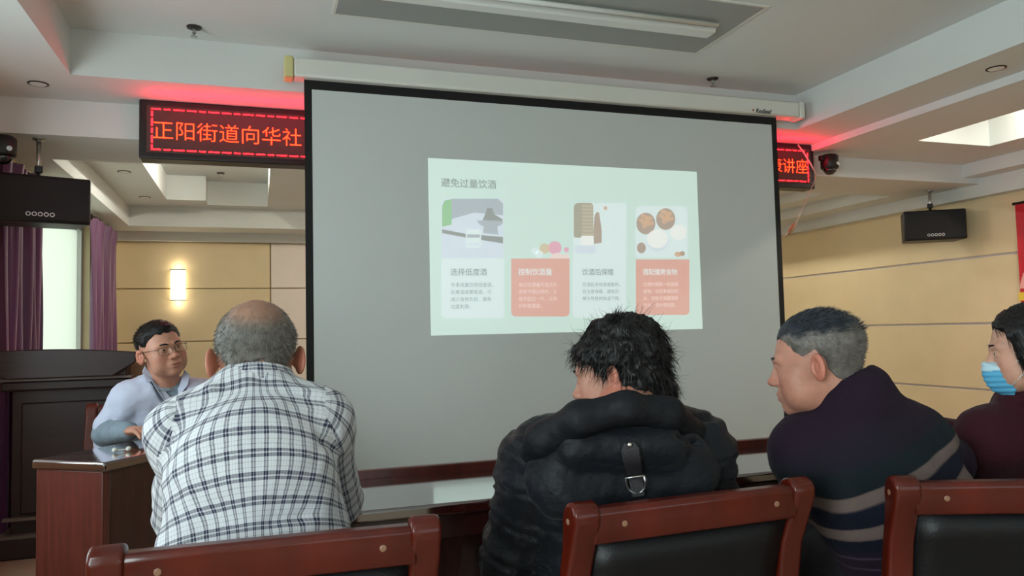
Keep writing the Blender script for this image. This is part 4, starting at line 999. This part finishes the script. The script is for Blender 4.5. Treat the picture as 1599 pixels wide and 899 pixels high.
collar(pm, org, J['neck']+V3(0, .028, -.012), (0, .30, 1), .090, .074, .058, MATS['plaid'], flare=.004)
# ================================================================== woman in the black padded coat
seat = V3(.79, 1.56, 0); J = dict(neck=K(985, 640, 1.66), sl=K(846, 722, 1.70), sr=K(1082, 702, 1.74), el=K(800, 872, 1.74), er=K(1125, 830, 1.82), pelvis=V3(.79, 1.60, .57), waist=V3(.78, 1.58, .72))
J['wl'] = V3(.66, 1.93, .80); J['wr'] = V3(.88, 1.95, .80); sit(J, seat, (-.12, 1), spread=.05, knee_len=.42); org = (.79, 1.56, 0.)
pw = person('woman with short untidy black hair in a black hooded padded coat', org)
H = Head(K(964, 582, 1.74), (-.74, .64, -.18), sc=.98)
make_body(pw, org, J, H, (178, 128, 108), (170, 96, 92), [dict(w=J['wl'], d=(.6, .7, -.06), n=(0, 0, 1), t=(1, 0, 0), curl=.4, sc=.92), dict(w=J['wr'], d=(-.6, .7, -.06), n=(0, 0, 1), t=(-1, 0, 0), curl=.4, sc=.92)])
eyes(pw, org, H); brows(pw, org, H, 'hair_black')
def bob(F):
    F.add(H.E(0, -.04, .04, .088, .085, .088), .03); F.add(H.E(0, -.055, -.035, .080, .066, .062), .03)
    F.add(H.E(0, -.045, -.062, .070, .062, .05), .03)
    for q in (-1, 1): F.add(H.E(q*.058, -.035, -.025, .034, .055, .07), .03)
V, Fc, N = hair_cap(H, .012, [(-.2, -.070), (-.10, -.068), (-.06, -.092), (-.03, -.085), (-.012, -.01), (.03, .01), (.05, .04), (.09, .07)], 1., .0045, extra=bob, amp=.007)
hw = np_mesh('hair', V, Fc, MATS['hair_black'], pw, org)
P = sample(V, Fc, 5200, 11); D = (P-H.P(0, -.01, .03)); D /= np.linalg.norm(D, axis=1, keepdims=True); Dd = D*.42+vnoise(P, 26, 9)[:, None]*np.cross(D, H.u)*.9+np.array([0, 0, -.75]); Dd /= np.linalg.norm(Dd, axis=1, keepdims=True)
strands('hair_strands', P-Dd*.002, Dd, .034, .0011, MATS['hair_black'], hw, org, 4, droop=.5, rnd=.9, curl=.6)
P = sample(V, Fc, 420, 12); D = (P-H.P(0, -.01, .0)); D /= np.linalg.norm(D, axis=1, keepdims=True)
strands('flyaway_hair', P, D+V3(0, 0, .1), .04, .0006, MATS['hair_black'], hw, org, 5, droop=.7, rnd=1.3, seed=4)
tp = H.P(-.036, -.035, .128); r_ = np.random.RandomState(8); P = tp+r_.normal(size=(260, 3))*.007; D = r_.normal(size=(260, 3)); D[:, 2] = np.abs(D[:, 2])*.8; D /= np.linalg.norm(D, axis=1, keepdims=True)
strands('hair_tuft', P-V3(0, 0, .012), D, .022, .0011, MATS['hair_black'], hw, org, 4, rnd=.8, curl=.9)
legs_and_shoes(pw, org, J, MATS['trouser_dark'], MATS['shoe_black'])
Jn = dict(J); Jn['neck'] = J['neck']+V3(0, .03, -.055); Jn['sl'] = J['sl']+V3(.0, .01, -.012); Jn['sr'] = J['sr']+V3(0, .01, -.012)
F = cloth_field(Jn, .030, (.150, .150, .150), (.80, .80, .80), .0062, armt=.018, armr=(.064, .058, .050, .042), sh=.058)
on_seat(F); V, Fc = F.mesh(); N = normals(V, Fc); UV, reg = cloth_uv(V, Fc, J, [V3(.79, 1.58, .5), V3(.78, 1.56, .72), (J['sl']+J['sr'])/2, J['neck']], .2, .16)
def vert_uv(V, Fc, UV): o = np.zeros((len(V), 2)); o[Fc.ravel()] = UV; return o
vu = vert_uv(V, Fc, UV); ss = np.abs(((vu[:, 1]/.085)+.3) % 1-.5)*.085          # distance from quilting seams
nb = -.010*np.exp(-(ss/.008)**2)+.005*np.cos(ss/.0425*math.pi)+vnoise(V, 16, 4)*.007+vnoise(V*V3(1, 1, 2), 40, 5)*.0025
V = V+N*nb[:, None]
np_mesh('coat', V, Fc, MATS['puffer'], pw, org)
# hood lying on the back, with a stand-up collar roll round the neck
hc = (J['sl']+J['sr'])/2; side, ax_, fr_ = torso_frame(J)
G = Field(hc-V3(.34, .34, .30), hc+V3(.34, .3, .26), .0045)
A = np.array([side, fr_, ax_])
roll = [K(826, 722, 1.66), K(848, 686, 1.60), K(905, 654, 1.555), K(978, 636, 1.555), K(1042, 645, 1.60), K(1078, 676, 1.69), K(1082, 705, 1.80)]
RA, RB = (.028, .037, .036, .033, .033, .032, .026), (.037, .036, .033, .033, .032, .026, .02)
G1 = Field(hc-V3(.34, .34, .30), hc+V3(.34, .3, .26), .0045)
for i in range(len(roll)-1): G1.add(cone(roll[i], roll[i+1], RA[i], RB[i]), .02)
V, Fc = G1.mesh(); N = normals(V, Fc); V = V+N*(vnoise(V, 20, 31)*.0028+vnoise(V, 55, 32)*.0014)[:, None]
np_mesh('hood_rim', V, Fc, MATS['puffer_collar'], pw, org)
for (x0, y0, d0), (x1, y1, d1), r0, r1, k in (((880, 705, 1.60), (1060, 697, 1.63), .055, .052, .04), ((860, 738, 1.60), (1085, 722, 1.66), .055, .055, .04), ((880, 760, 1.58), (1075, 752, 1.62), .060, .055, .04), ((905, 690, 1.56), (1040, 690, 1.58), .045, .045, .05)):
    G.add(cone(K(x0, y0+8, d0+.012), K(x1, y1+8, d1+.012), r0, r1, fr_, .8), k if y0 > 706 else .02)
V, Fc = G.mesh(); N = normals(V, Fc); q = (V-CAMP)@CM.T; px_ = 799.5+FPX*q[:, 0]/q[:, 2]; py_ = 449.5+FPX*q[:, 1]/q[:, 2]
def seam(a, b, w, h):
    t_ = np.clip(((V-a)@(b-a))/((b-a)@(b-a)), 0, 1); return h*np.exp(-(np.linalg.norm(V-a-t_[:, None]*(b-a), axis=1)/w)**2)
nb = vnoise(V, 18, 6)*.004+vnoise(V*V3(1, 1, 1), 45, 7)*.002
path = [(806, 735, 1.60), (850, 712, 1.545), (920, 682, 1.515), (1000, 668, 1.52), (1060, 674, 1.56), (1092, 690, 1.62)]
for a, b in zip(path[:-1], path[1:]): nb = nb+seam(K(*a), K(*b), .010, -.022)
for a, b in (((865, 690, 1.53), (890, 775, 1.51)), ((925, 670, 1.51), (930, 735, 1.50)), ((900, 760, 1.50), (1080, 742, 1.54)), ((960, 700, 1.5), (1050, 672, 1.53)), ((1000, 720, 1.5), (1075, 690, 1.55))):
    nb = nb+seam(K(*a), K(*b), .006, -.013)+seam(K(*a), K(*b), .03, .006)
V = V+N*nb[:, None]
np_mesh('hood', V, Fc, MATS['puffer'], pw, org)
# strap with metal ring on the hood
fr_b = unit(CAMP-K(985, 720, 1.52))*V3(1, 1, .35)
def onto(x, y, off=.004):
    d = ray(x, y); d = d/np.linalg.norm(d); t_ = (V-CAMP)@d; perp = np.linalg.norm(V-CAMP-t_[:, None]*d, axis=1); m = perp < max(.012, perp.min()+.004); return CAMP+d*(t_[m].min()-off)
st = [onto(982, 690), onto(984, 702), onto(986, 716), onto(989, 730), onto(992, 745), onto(995, 760), onto(997, 776)]
sdv = unit(np.cross(st[-1]-st[0], CAMP-st[3])); MBs = MB()
wd_ = [.012, .019, .019, .017, .015, .015, .014]; Vs = []
for i, p in enumerate(st):
    nn = unit(CAMP-p); Vs += [p-sdv*wd_[i]-nn*.003, p+sdv*wd_[i]-nn*.003, p+sdv*wd_[i]+nn*.003, p-sdv*wd_[i]+nn*.003]
Fs = []
for i in range(len(st)-1):
    for j in range(4): Fs.append((i*4+j, i*4+(j+1) % 4, i*4+4+(j+1) % 4, i*4+4+j))
Fs += [(3, 2, 1, 0), tuple(4*(len(st)-1)+j for j in range(4))]
stp = MB().add(Vs, Fs).build('strap', 'strap', pw, org, bevel=.002)
rc = onto(993, 754, .012); dn = unit(st[-1]-st[3]); pts = [rc-sdv*.019-dn*.014]+[rc+.019*(-sdv*math.cos(a)+dn*math.sin(a))+dn*.004 for a in np.linspace(0, math.pi, 13)]+[rc+sdv*.019-dn*.014, rc-sdv*.019-dn*.014]
o_ = MB().tube(pts, .0026, 8).build('ring', 'metal', stp, org, smooth=True); o_['label'] = 'shiny metal D-ring'
o_ = MB().lathe([(.0055, 0), (.005, .003), (.002, .004)], onto(983, 694, .009), unit(CAMP-st[0]), n=12).build('stud', 'metal', stp, org, smooth=True)
# ================================================================== man in the striped sweater
seat = V3(1.535, 1.49, 0); J = dict(neck=K(1338, 622, 1.80), sl=K(1258, 706, 1.82), sr=K(1432, 690, 1.84), el=K(1262, 772, 1.93), er=K(1478, 772, 1.98), pelvis=V3(1.535, 1.49, .58), waist=V3(1.49, 1.47, .72))
J['wl'] = V3(1.68, 1.99, .812); J['wr'] = V3(1.76, 2.09, .808); J['er'][2] = max(J['er'][2], .832); sit(J, seat, (.08, 1), spread=.06); org = (1.535, 1.49, 0.)
ps = person('man with cropped grey hair in a dark purple sweater with taupe stripes', org)
H = Head(K(1276, 566, 1.83), (-.66, .73, -.12), sc=1.03)
make_body(ps, org, J, H, (184, 130, 110), (160, 96, 90), [dict(w=J['wl'], d=(.95, .2, -.10), n=(0, 0, 1), t=(0, 1, 0), curl=.4), dict(w=J['wr'], d=(-.3, .9, -.02), n=(0, 0, 1), t=(-1, 0, 0), curl=.4)], fat=1.04, headres=.0024)
eyes(ps, org, H); brows(ps, org, H, 'hair_dark_grey', .0038)
V, Fc, N = hair_cap(H, .009, [(-.2, -.050), (-.08, -.048), (-.05, -.040), (-.03, -.02), (-.012, .028), (.02, .012), (.034, .024), (.045, .045), (.062, .062), (.09, .074)], 1.03, .003, amp=.0012, taper=(.065, .75))
lc_ = H.loc(V); n_ = vnoise(V, 40, 3)*.014+vnoise(V, 110, 4)*.008; w_ = np.clip((lc_[:, 2]+n_-.052-.25*np.clip(-lc_[:, 1]-.03, 0, 1))/.022, 0, 1)[:, None]; w_ = w_*w_*(3-2*w_)
gy_ = np.array(lin((104, 98, 92)))*(1+.30*vnoise(V, 120, 5)+.30*vnoise(V, 35, 6))[:, None]; dk_ = np.array(lin((34, 40, 48)))*(1+.4*vnoise(V, 90, 8))[:, None]
hs = np_mesh('hair', V, Fc, MATS['hair_tint'], ps, org, colr=np.clip(gy_*(1-w_)+dk_*w_, 0, 1))
P = sample(V, Fc, 7000, 3); tp_ = H.loc(P)[:, 2] > .062; D = (P-H.c)/np.linalg.norm(P-H.c, axis=1, keepdims=True)
for nm_, mk, wt, ll_, mm_ in (('hair_strands', ~tp_, (.45, -.45, -.4), .006, 'hair_iron'), ('crown_hair_strands', tp_, (.3, 0, -.8), .012, 'hair_dark_grey')):
    d_ = D[mk]*wt[0]+np.array([0, 0, wt[1]])+wt[2]*H.f; d_ /= np.linalg.norm(d_, axis=1, keepdims=True); strands(nm_, P[mk]-d_*.001, d_, ll_, .0006, MATS[mm_], hs, org, 2, rnd=.3)
legs_and_shoes(ps, org, J, MATS['trouser_dark'], MATS['shoe_black'])
PU, TE, TA, NV = (38, 27, 40), (26, 33, 38), (104, 90, 86), (22, 25, 38)
v_bands('sweater', [(0, PU), (.105, PU), (.108, (70, 60, 72)), (.113, PU), (.142, PU), (.145, (70, 60, 72)), (.150, PU), (.175, NV), (.205, NV), (.208, TA), (.238, TA), (.241, NV), (.288, NV), (.291, TA), (.321, TA), (.324, TE), (.37, TE), (.42, PU), (1, PU)])
F = cloth_field(J, .012, (.160, .160, .160), (.78, .78, .76), .006, armr=(.060, .054, .046, .038), sh=.056)
mid = (J['sl']+J['sr'])/2; F.add(ell(mid+V3(.0, -.05, -.06), (.14, .07, .13)), .06)
F.sub(cone(J['neck']+.03*H.f+V3(0, 0, .0), J['neck']+.03*H.f+V3(0, 0, .2), .052, .07), .01)
on_seat(F); V, Fc = F.mesh(); N = normals(V, Fc); UV, reg = cloth_uv(V, Fc, J, [V3(1.53, 1.48, .45), V3(1.485, 1.465, .70), mid, J['neck']], .19, .14)
UV[np.repeat(reg == 0, 4), 1] -= .115
V = V+N*(vnoise(V*V3(1, 1, .6), 12, 9)*.006+vnoise(V, 34, 10)*.002)[:, None]
np_mesh('sweater', V, Fc, MATS['sweater'], ps, org, uv=UV)
mat('collar_navy', (32, 28, 44), .85, bump=(300, .25), sheen=.3)
collar(ps, org, J['neck']+.028*H.f+V3(-.004, 0, -.002), unit(H.P(0, -.02, -.03)-J['neck']), .072, .060, .046, MATS['collar_navy'], gap=.1, front=H.f, flare=.004)
# ================================================================== woman with the face mask
seat = V3(2.15, 1.56, 0); J = dict(neck=K(1648, 628, 2.05), sl=K(1546, 690, 2.05), pelvis=V3(2.14, 1.57, .58), waist=V3(2.09, 1.555, .72))
J['sr'] = J['sl']+V3(.33, -.03, .0); J['el'] = K(1538, 742, 2.14); J['er'] = J['sr']+V3(.06, .20, -.09); J['er'][2] = .81; J['wl'] = V3(2.00, 2.0, .815); J['wr'] = V3(2.18, 2.0, .815); sit(J, seat, (-.42, 1), spread=.04, knee_len=.42); org = (2.15, 1.56, 0.)
pk = person('dark-haired woman in a maroon hooded top wearing a blue face mask', org)
H = Head(K(1612, 546, 2.02), (-.66, .74, -.10), sc=1.0)
make_body(pk, org, J, H, (196, 148, 126), (180, 104, 98), [dict(w=J['wl'], d=(.6, .8, -.12), n=(0, 0, 1), t=(0, 1, 0), curl=.4, sc=.92), dict(w=J['wr'], d=(-.6, .8, -.12), n=(0, 0, 1), t=(-1, 0, 0), curl=.4, sc=.92)], headres=.0024)
eyes(pk, org, H); brows(pk, org, H, 'hair_black', .0035)
def longhair(F):
    F.add(H.E(0, -.045, .03, .082, .080, .088), .03); F.add(H.C((0, -.075, -.02), (0, -.09, -.16), .060, .040), .03)
    for q in (-1, 1): F.add(H.C((q*.066, .018, .05), (q*.072, -.02, -.11), .022, .014), .03)
V, Fc, N = hair_cap(H, .011, [(-.2, -.22), (-.05, -.2), (-.01, -.14), (.02, -.12), (.036, -.04), (.045, .02), (.06, .055), (.09, .085)], 1., .0045, extra=longhair, amp=.003)
hk = np_mesh('hair', V, Fc, MATS['hair_black'], pk, org)
P = sample(V, Fc, 3000, 6); D = (P-H.P(0, 0, .02)); D /= np.linalg.norm(D, axis=1, keepdims=True); D = D*.3+np.array([0, 0, -.8])-.4*H.f; D /= np.linalg.norm(D, axis=1, keepdims=True)
strands('hair_strands', P-D*.002, D, .04, .0011, MATS['hair_black'], hk, org, 4, droop=.3, rnd=.25)
def mask(pr, org, H):
    F = Field(H.c-.15, H.c+.15, .0028)
    F.add(H.E(0, .035, -.035, .066, .068, .085), 0); F.add(H.E(0, .045, -.075, .056, .056, .05), .02); F.add(H.E(0, .09, -.05, .036, .034, .055), .02)
    G = [((f[0]), f[1], f[2]) for f in ()]
    X, Y, Z = F.pts((slice(None),)*3); q = [((X-H.c[0])*H.A[i, 0]+(Y-H.c[1])*H.A[i, 1]+(Z-H.c[2])*H.A[i, 2])/H.sc for i in range(3)]
    F.D = np.maximum(F.D, (.045-q[1]+.25*np.abs(q[2]+.06)).astype(f32)); F.D = np.maximum(F.D, (q[2]+.018+np.abs(q[0])*.35).astype(f32)); F.D = np.maximum(F.D, (-.128-q[2]).astype(f32))
    V, Fc = F.mesh(); lc = H.loc(V); N = normals(V, Fc); V = V+N*(.0012*np.sin(lc[:, 2]*420))[:, None]
    fc = lc[Fc].mean(1); up = fc[:, 2] > -.045
    o = np_mesh('face_mask', V, Fc[~up], MATS['mask_blue'], pr, org); o['label'] = 'blue pleated face mask'
    np_mesh('nose_panel', V, Fc[up], MATS['mask_pale'], o, org)
    for s in (-1, 1):
        for z in (-.03, -.085): MB().tube([H.P(s*.060, .062, z), H.P(s*.078, .03, z*.6), H.P(s*.088, -.008, .004 if z > -.05 else -.03)], .0016, 6).build('ear_loop', 'white_plastic', o, org, smooth=True)
mask(pk, org, H)
legs_and_shoes(pk, org, J, MATS['trouser_dark'], MATS['shoe_black'])
F = cloth_field(J, .020, (.150, .150, .148), (.80, .80, .78), .0068, armr=(.060, .054, .046, .040), sh=.056)
for i in range(14):
    a0_, a1_ = 2*math.pi*i/14, 2*math.pi*(i+1)/14; ct = J['neck']+V3(-.03, .015, .012); f_ = lambda a: ct+V3(.085*math.cos(a), .08*math.sin(a), .012*math.sin(2*a))
    F.add(cone(f_(a0_), f_(a1_), .030, .030), .02)
F.add(ell(J['neck']+V3(.02, -.11, -.05), (.12, .06, .10)), .04)
on_seat(F); V, Fc = F.mesh(); N = normals(V, Fc); V = V+N*(vnoise(V, 14, 12)*.006+vnoise(V, 36, 13)*.0022)[:, None]
np_mesh('hooded_top', V, Fc, MATS['maroon'], pk, org)
# ================================================================== man in the white coat
seat = V3(-.56, 4.08, 0); J = dict(neck=K(258, 606, 3.55), sl=K(318, 622, 3.61), sr=K(203, 624, 3.49), er=K(166, 676, 3.44), el=V3(-.12, 3.93, .845), pelvis=V3(-.56, 4.08, .58), waist=V3(-.55, 4.02, .74))
J['wr'] = K(203, 684, 3.22); J['wl'] = V3(-.22, 3.68, .815); sit(J, seat, (.35, -.94), spread=.06, knee_len=.42); org = (-.56, 4.08, 0.)
J['wr'][2] = .814
pd = person('young man with short black hair and glasses in a white coat at the desk', org)
H = Head(K(252, 547, 3.49), (.52, -.84, .10), sc=1.085, roll=-.20)
make_body(pd, org, J, H, (188, 136, 114), (176, 100, 96), [dict(w=J['wr'], d=unit((K(232, 690, 3.13)-J['wr'])*V3(1, 1, 0))+V3(0, 0, .10), n=(0, 0, 1), t=(0, 1, 0), curl=.42, sc=1.05), dict(w=J['wl'], d=(-.5, -.8, -.02), n=(0, 0, 1), t=(-1, 0, 0), curl=.5, sc=1.05)], fat=1.08, beard=.12, headres=.0022, handres=.0036)
eyes(pd, org, H); brows(pd, org, H, 'hair_black', .0048)
V, Fc, N = hair_cap(H, .015, [(-.2, -.03), (-.08, -.028), (-.045, -.01), (-.022, .035), (.012, .014), (.028, .02), (.040, .045), (.055, .064), (.09, .076)], 1.04, .003, amp=.0015, taper=(.075, .82))
hd2 = np_mesh('hair', V, Fc, MATS['hair_black'], pd, org)
P = sample(V, Fc, 4200, 6); D = (P-H.c)/np.linalg.norm(P-H.c, axis=1, keepdims=True); up_ = (H.loc(P)[:, 2] > .06)[:, None]; D = D*.4+np.where(up_, .4*H.f+.5*H.r, -.3*H.f-.5*H.u); D /= np.linalg.norm(D, axis=1, keepdims=True)
strands('hair_strands', P-D*.002, D, .010, .0007, MATS['hair_black'], hd2, org, 3, rnd=.3)
sgp = lambda v: math.copysign(abs(v)**.6, v)
gl = MB()
for q in (-1, 1):
    c = [H.P(q*.034+.027*sgp(math.cos(a)), .1065-.010*abs(math.cos(a)) * (1 if math.cos(a)*q > 0 else .2), -.006+.016*sgp(math.sin(a))) for a in np.linspace(0, 2*math.pi, 25)]
    gl.tube(c, .001, 6); gl.tube([H.P(q*.060, .098, .004), H.P(q*.078, .075, .008), H.P(q*.087, .0, .010), H.P(q*.086, -.022, -.004)], .0016, 6)
gl.tube([H.P(-.008, .1075, -.002), H.P(0, .111, .0), H.P(.008, .1075, -.002)], .0015, 6)
go = gl.build('glasses', 'glasses_metal', pd, org, smooth=True); go['label'] = 'thin metal-framed glasses'
for q in (-1, 1):
    c = [H.P(q*.034+.0265*sgp(math.cos(a)), .1065-.010*abs(math.cos(a)) * (1 if math.cos(a)*q > 0 else .2), -.006+.0155*sgp(math.sin(a))) for a in np.linspace(0, 2*math.pi, 25)[:-1]]
    MB().add(c, [tuple(range(24))]).build('lens', 'lens', go, org)
legs_and_shoes(pd, org, J, MATS['trouser_dark'], MATS['shoe_black'])
side, ax_, fr_ = torso_frame(J); fr_ = unit(CAMP-J['neck'])*V3(1, 1, 0)+V3(.25, 0, 0); fr_ = unit(fr_)
# jumper under the coat
F = cloth_field(J, .004, (.150, .150, .150), (.78, .80, .76), .007, armt=.006, armr=(.058, .052, .047, .036), sh=.056)
on_seat(F); V, Fc = F.mesh(); N = normals(V, Fc); V = V+N*(vnoise(V, 30, 5)*.004)[:, None]
np_mesh('grey_jumper', V, Fc, MATS['sleeve_grey'], pd, org)
collar(pd, org, J['neck']+V3(0, 0, -.008)+.01*fr_, (0, 0, 1), .074, .066, .03, MATS['shirt_grey'], gap=.02, front=fr_, uvs=False)
F = cloth_field(J, .020, (.150, .150, .150), (.80, .82, .80), .0055, arms='', sh=.056)
for s_ in 'lr': F.add(cone(J['s'+s_], J['s'+s_]+(J['e'+s_]-J['s'+s_])*.80, .076, .070), .035)
ck = J['neck']+fr_*.10
F.sub(cone(J['neck']+fr_*.20+V3(0, 0, -.17), J['neck']+fr_*.10+V3(0, 0, .06), .010, .085, fr_, 1.6), .008); F.sub(cone(J['neck'], J['neck']+V3(0, 0, .2), .068, .10), .01)
on_seat(F); V, Fc = F.mesh(); N = normals(V, Fc); V = V+N*(vnoise(V*V3(1, 1, .5), 14, 15)*.008+vnoise(V, 38, 16)*.003)[:, None]
np_mesh('white_coat', V, Fc, MATS['coat_white'], pd, org)
def lapel(pts, name):
    P = [onto(x, y, o) for x, y, o in pts]; dd = [float((p-CAMP)@CM[2]) for p in P]; md = sorted(dd)[len(dd)//2]; P = [K(x, y, min(d, md)) for (x, y, o), d in zip(pts, dd)]; c = sum(P)/len(P); nn = unit(CAMP-c); B = MB(); n = len(P)
    B.add([p for p in P]+[p-nn*.008 for p in P], [tuple(range(n)), tuple(range(2*n-1, n-1, -1))]+[((i+1) % n, i, n+i, n+(i+1) % n) for i in range(n)])
    B.build(name, 'coat_white', pd, org, bevel=.002)
lapel([(226, 571, .012), (222, 580, .012), (229, 597, .014), (237, 595, .014), (243, 606, .012), (262, 632, .008), (267, 620, .01), (250, 603, .012), (236, 585, .012)], 'lapel')
lapel([(288, 577, .012), (296, 584, .012), (294, 600, .012), (285, 612, .012), (272, 630, .008), (270, 620, .01), (280, 602, .012)], 'lapel')
cr_ = K(228, 640, 3.98); put(ch5, (cr_[0], cr_[1]), math.radians(180))
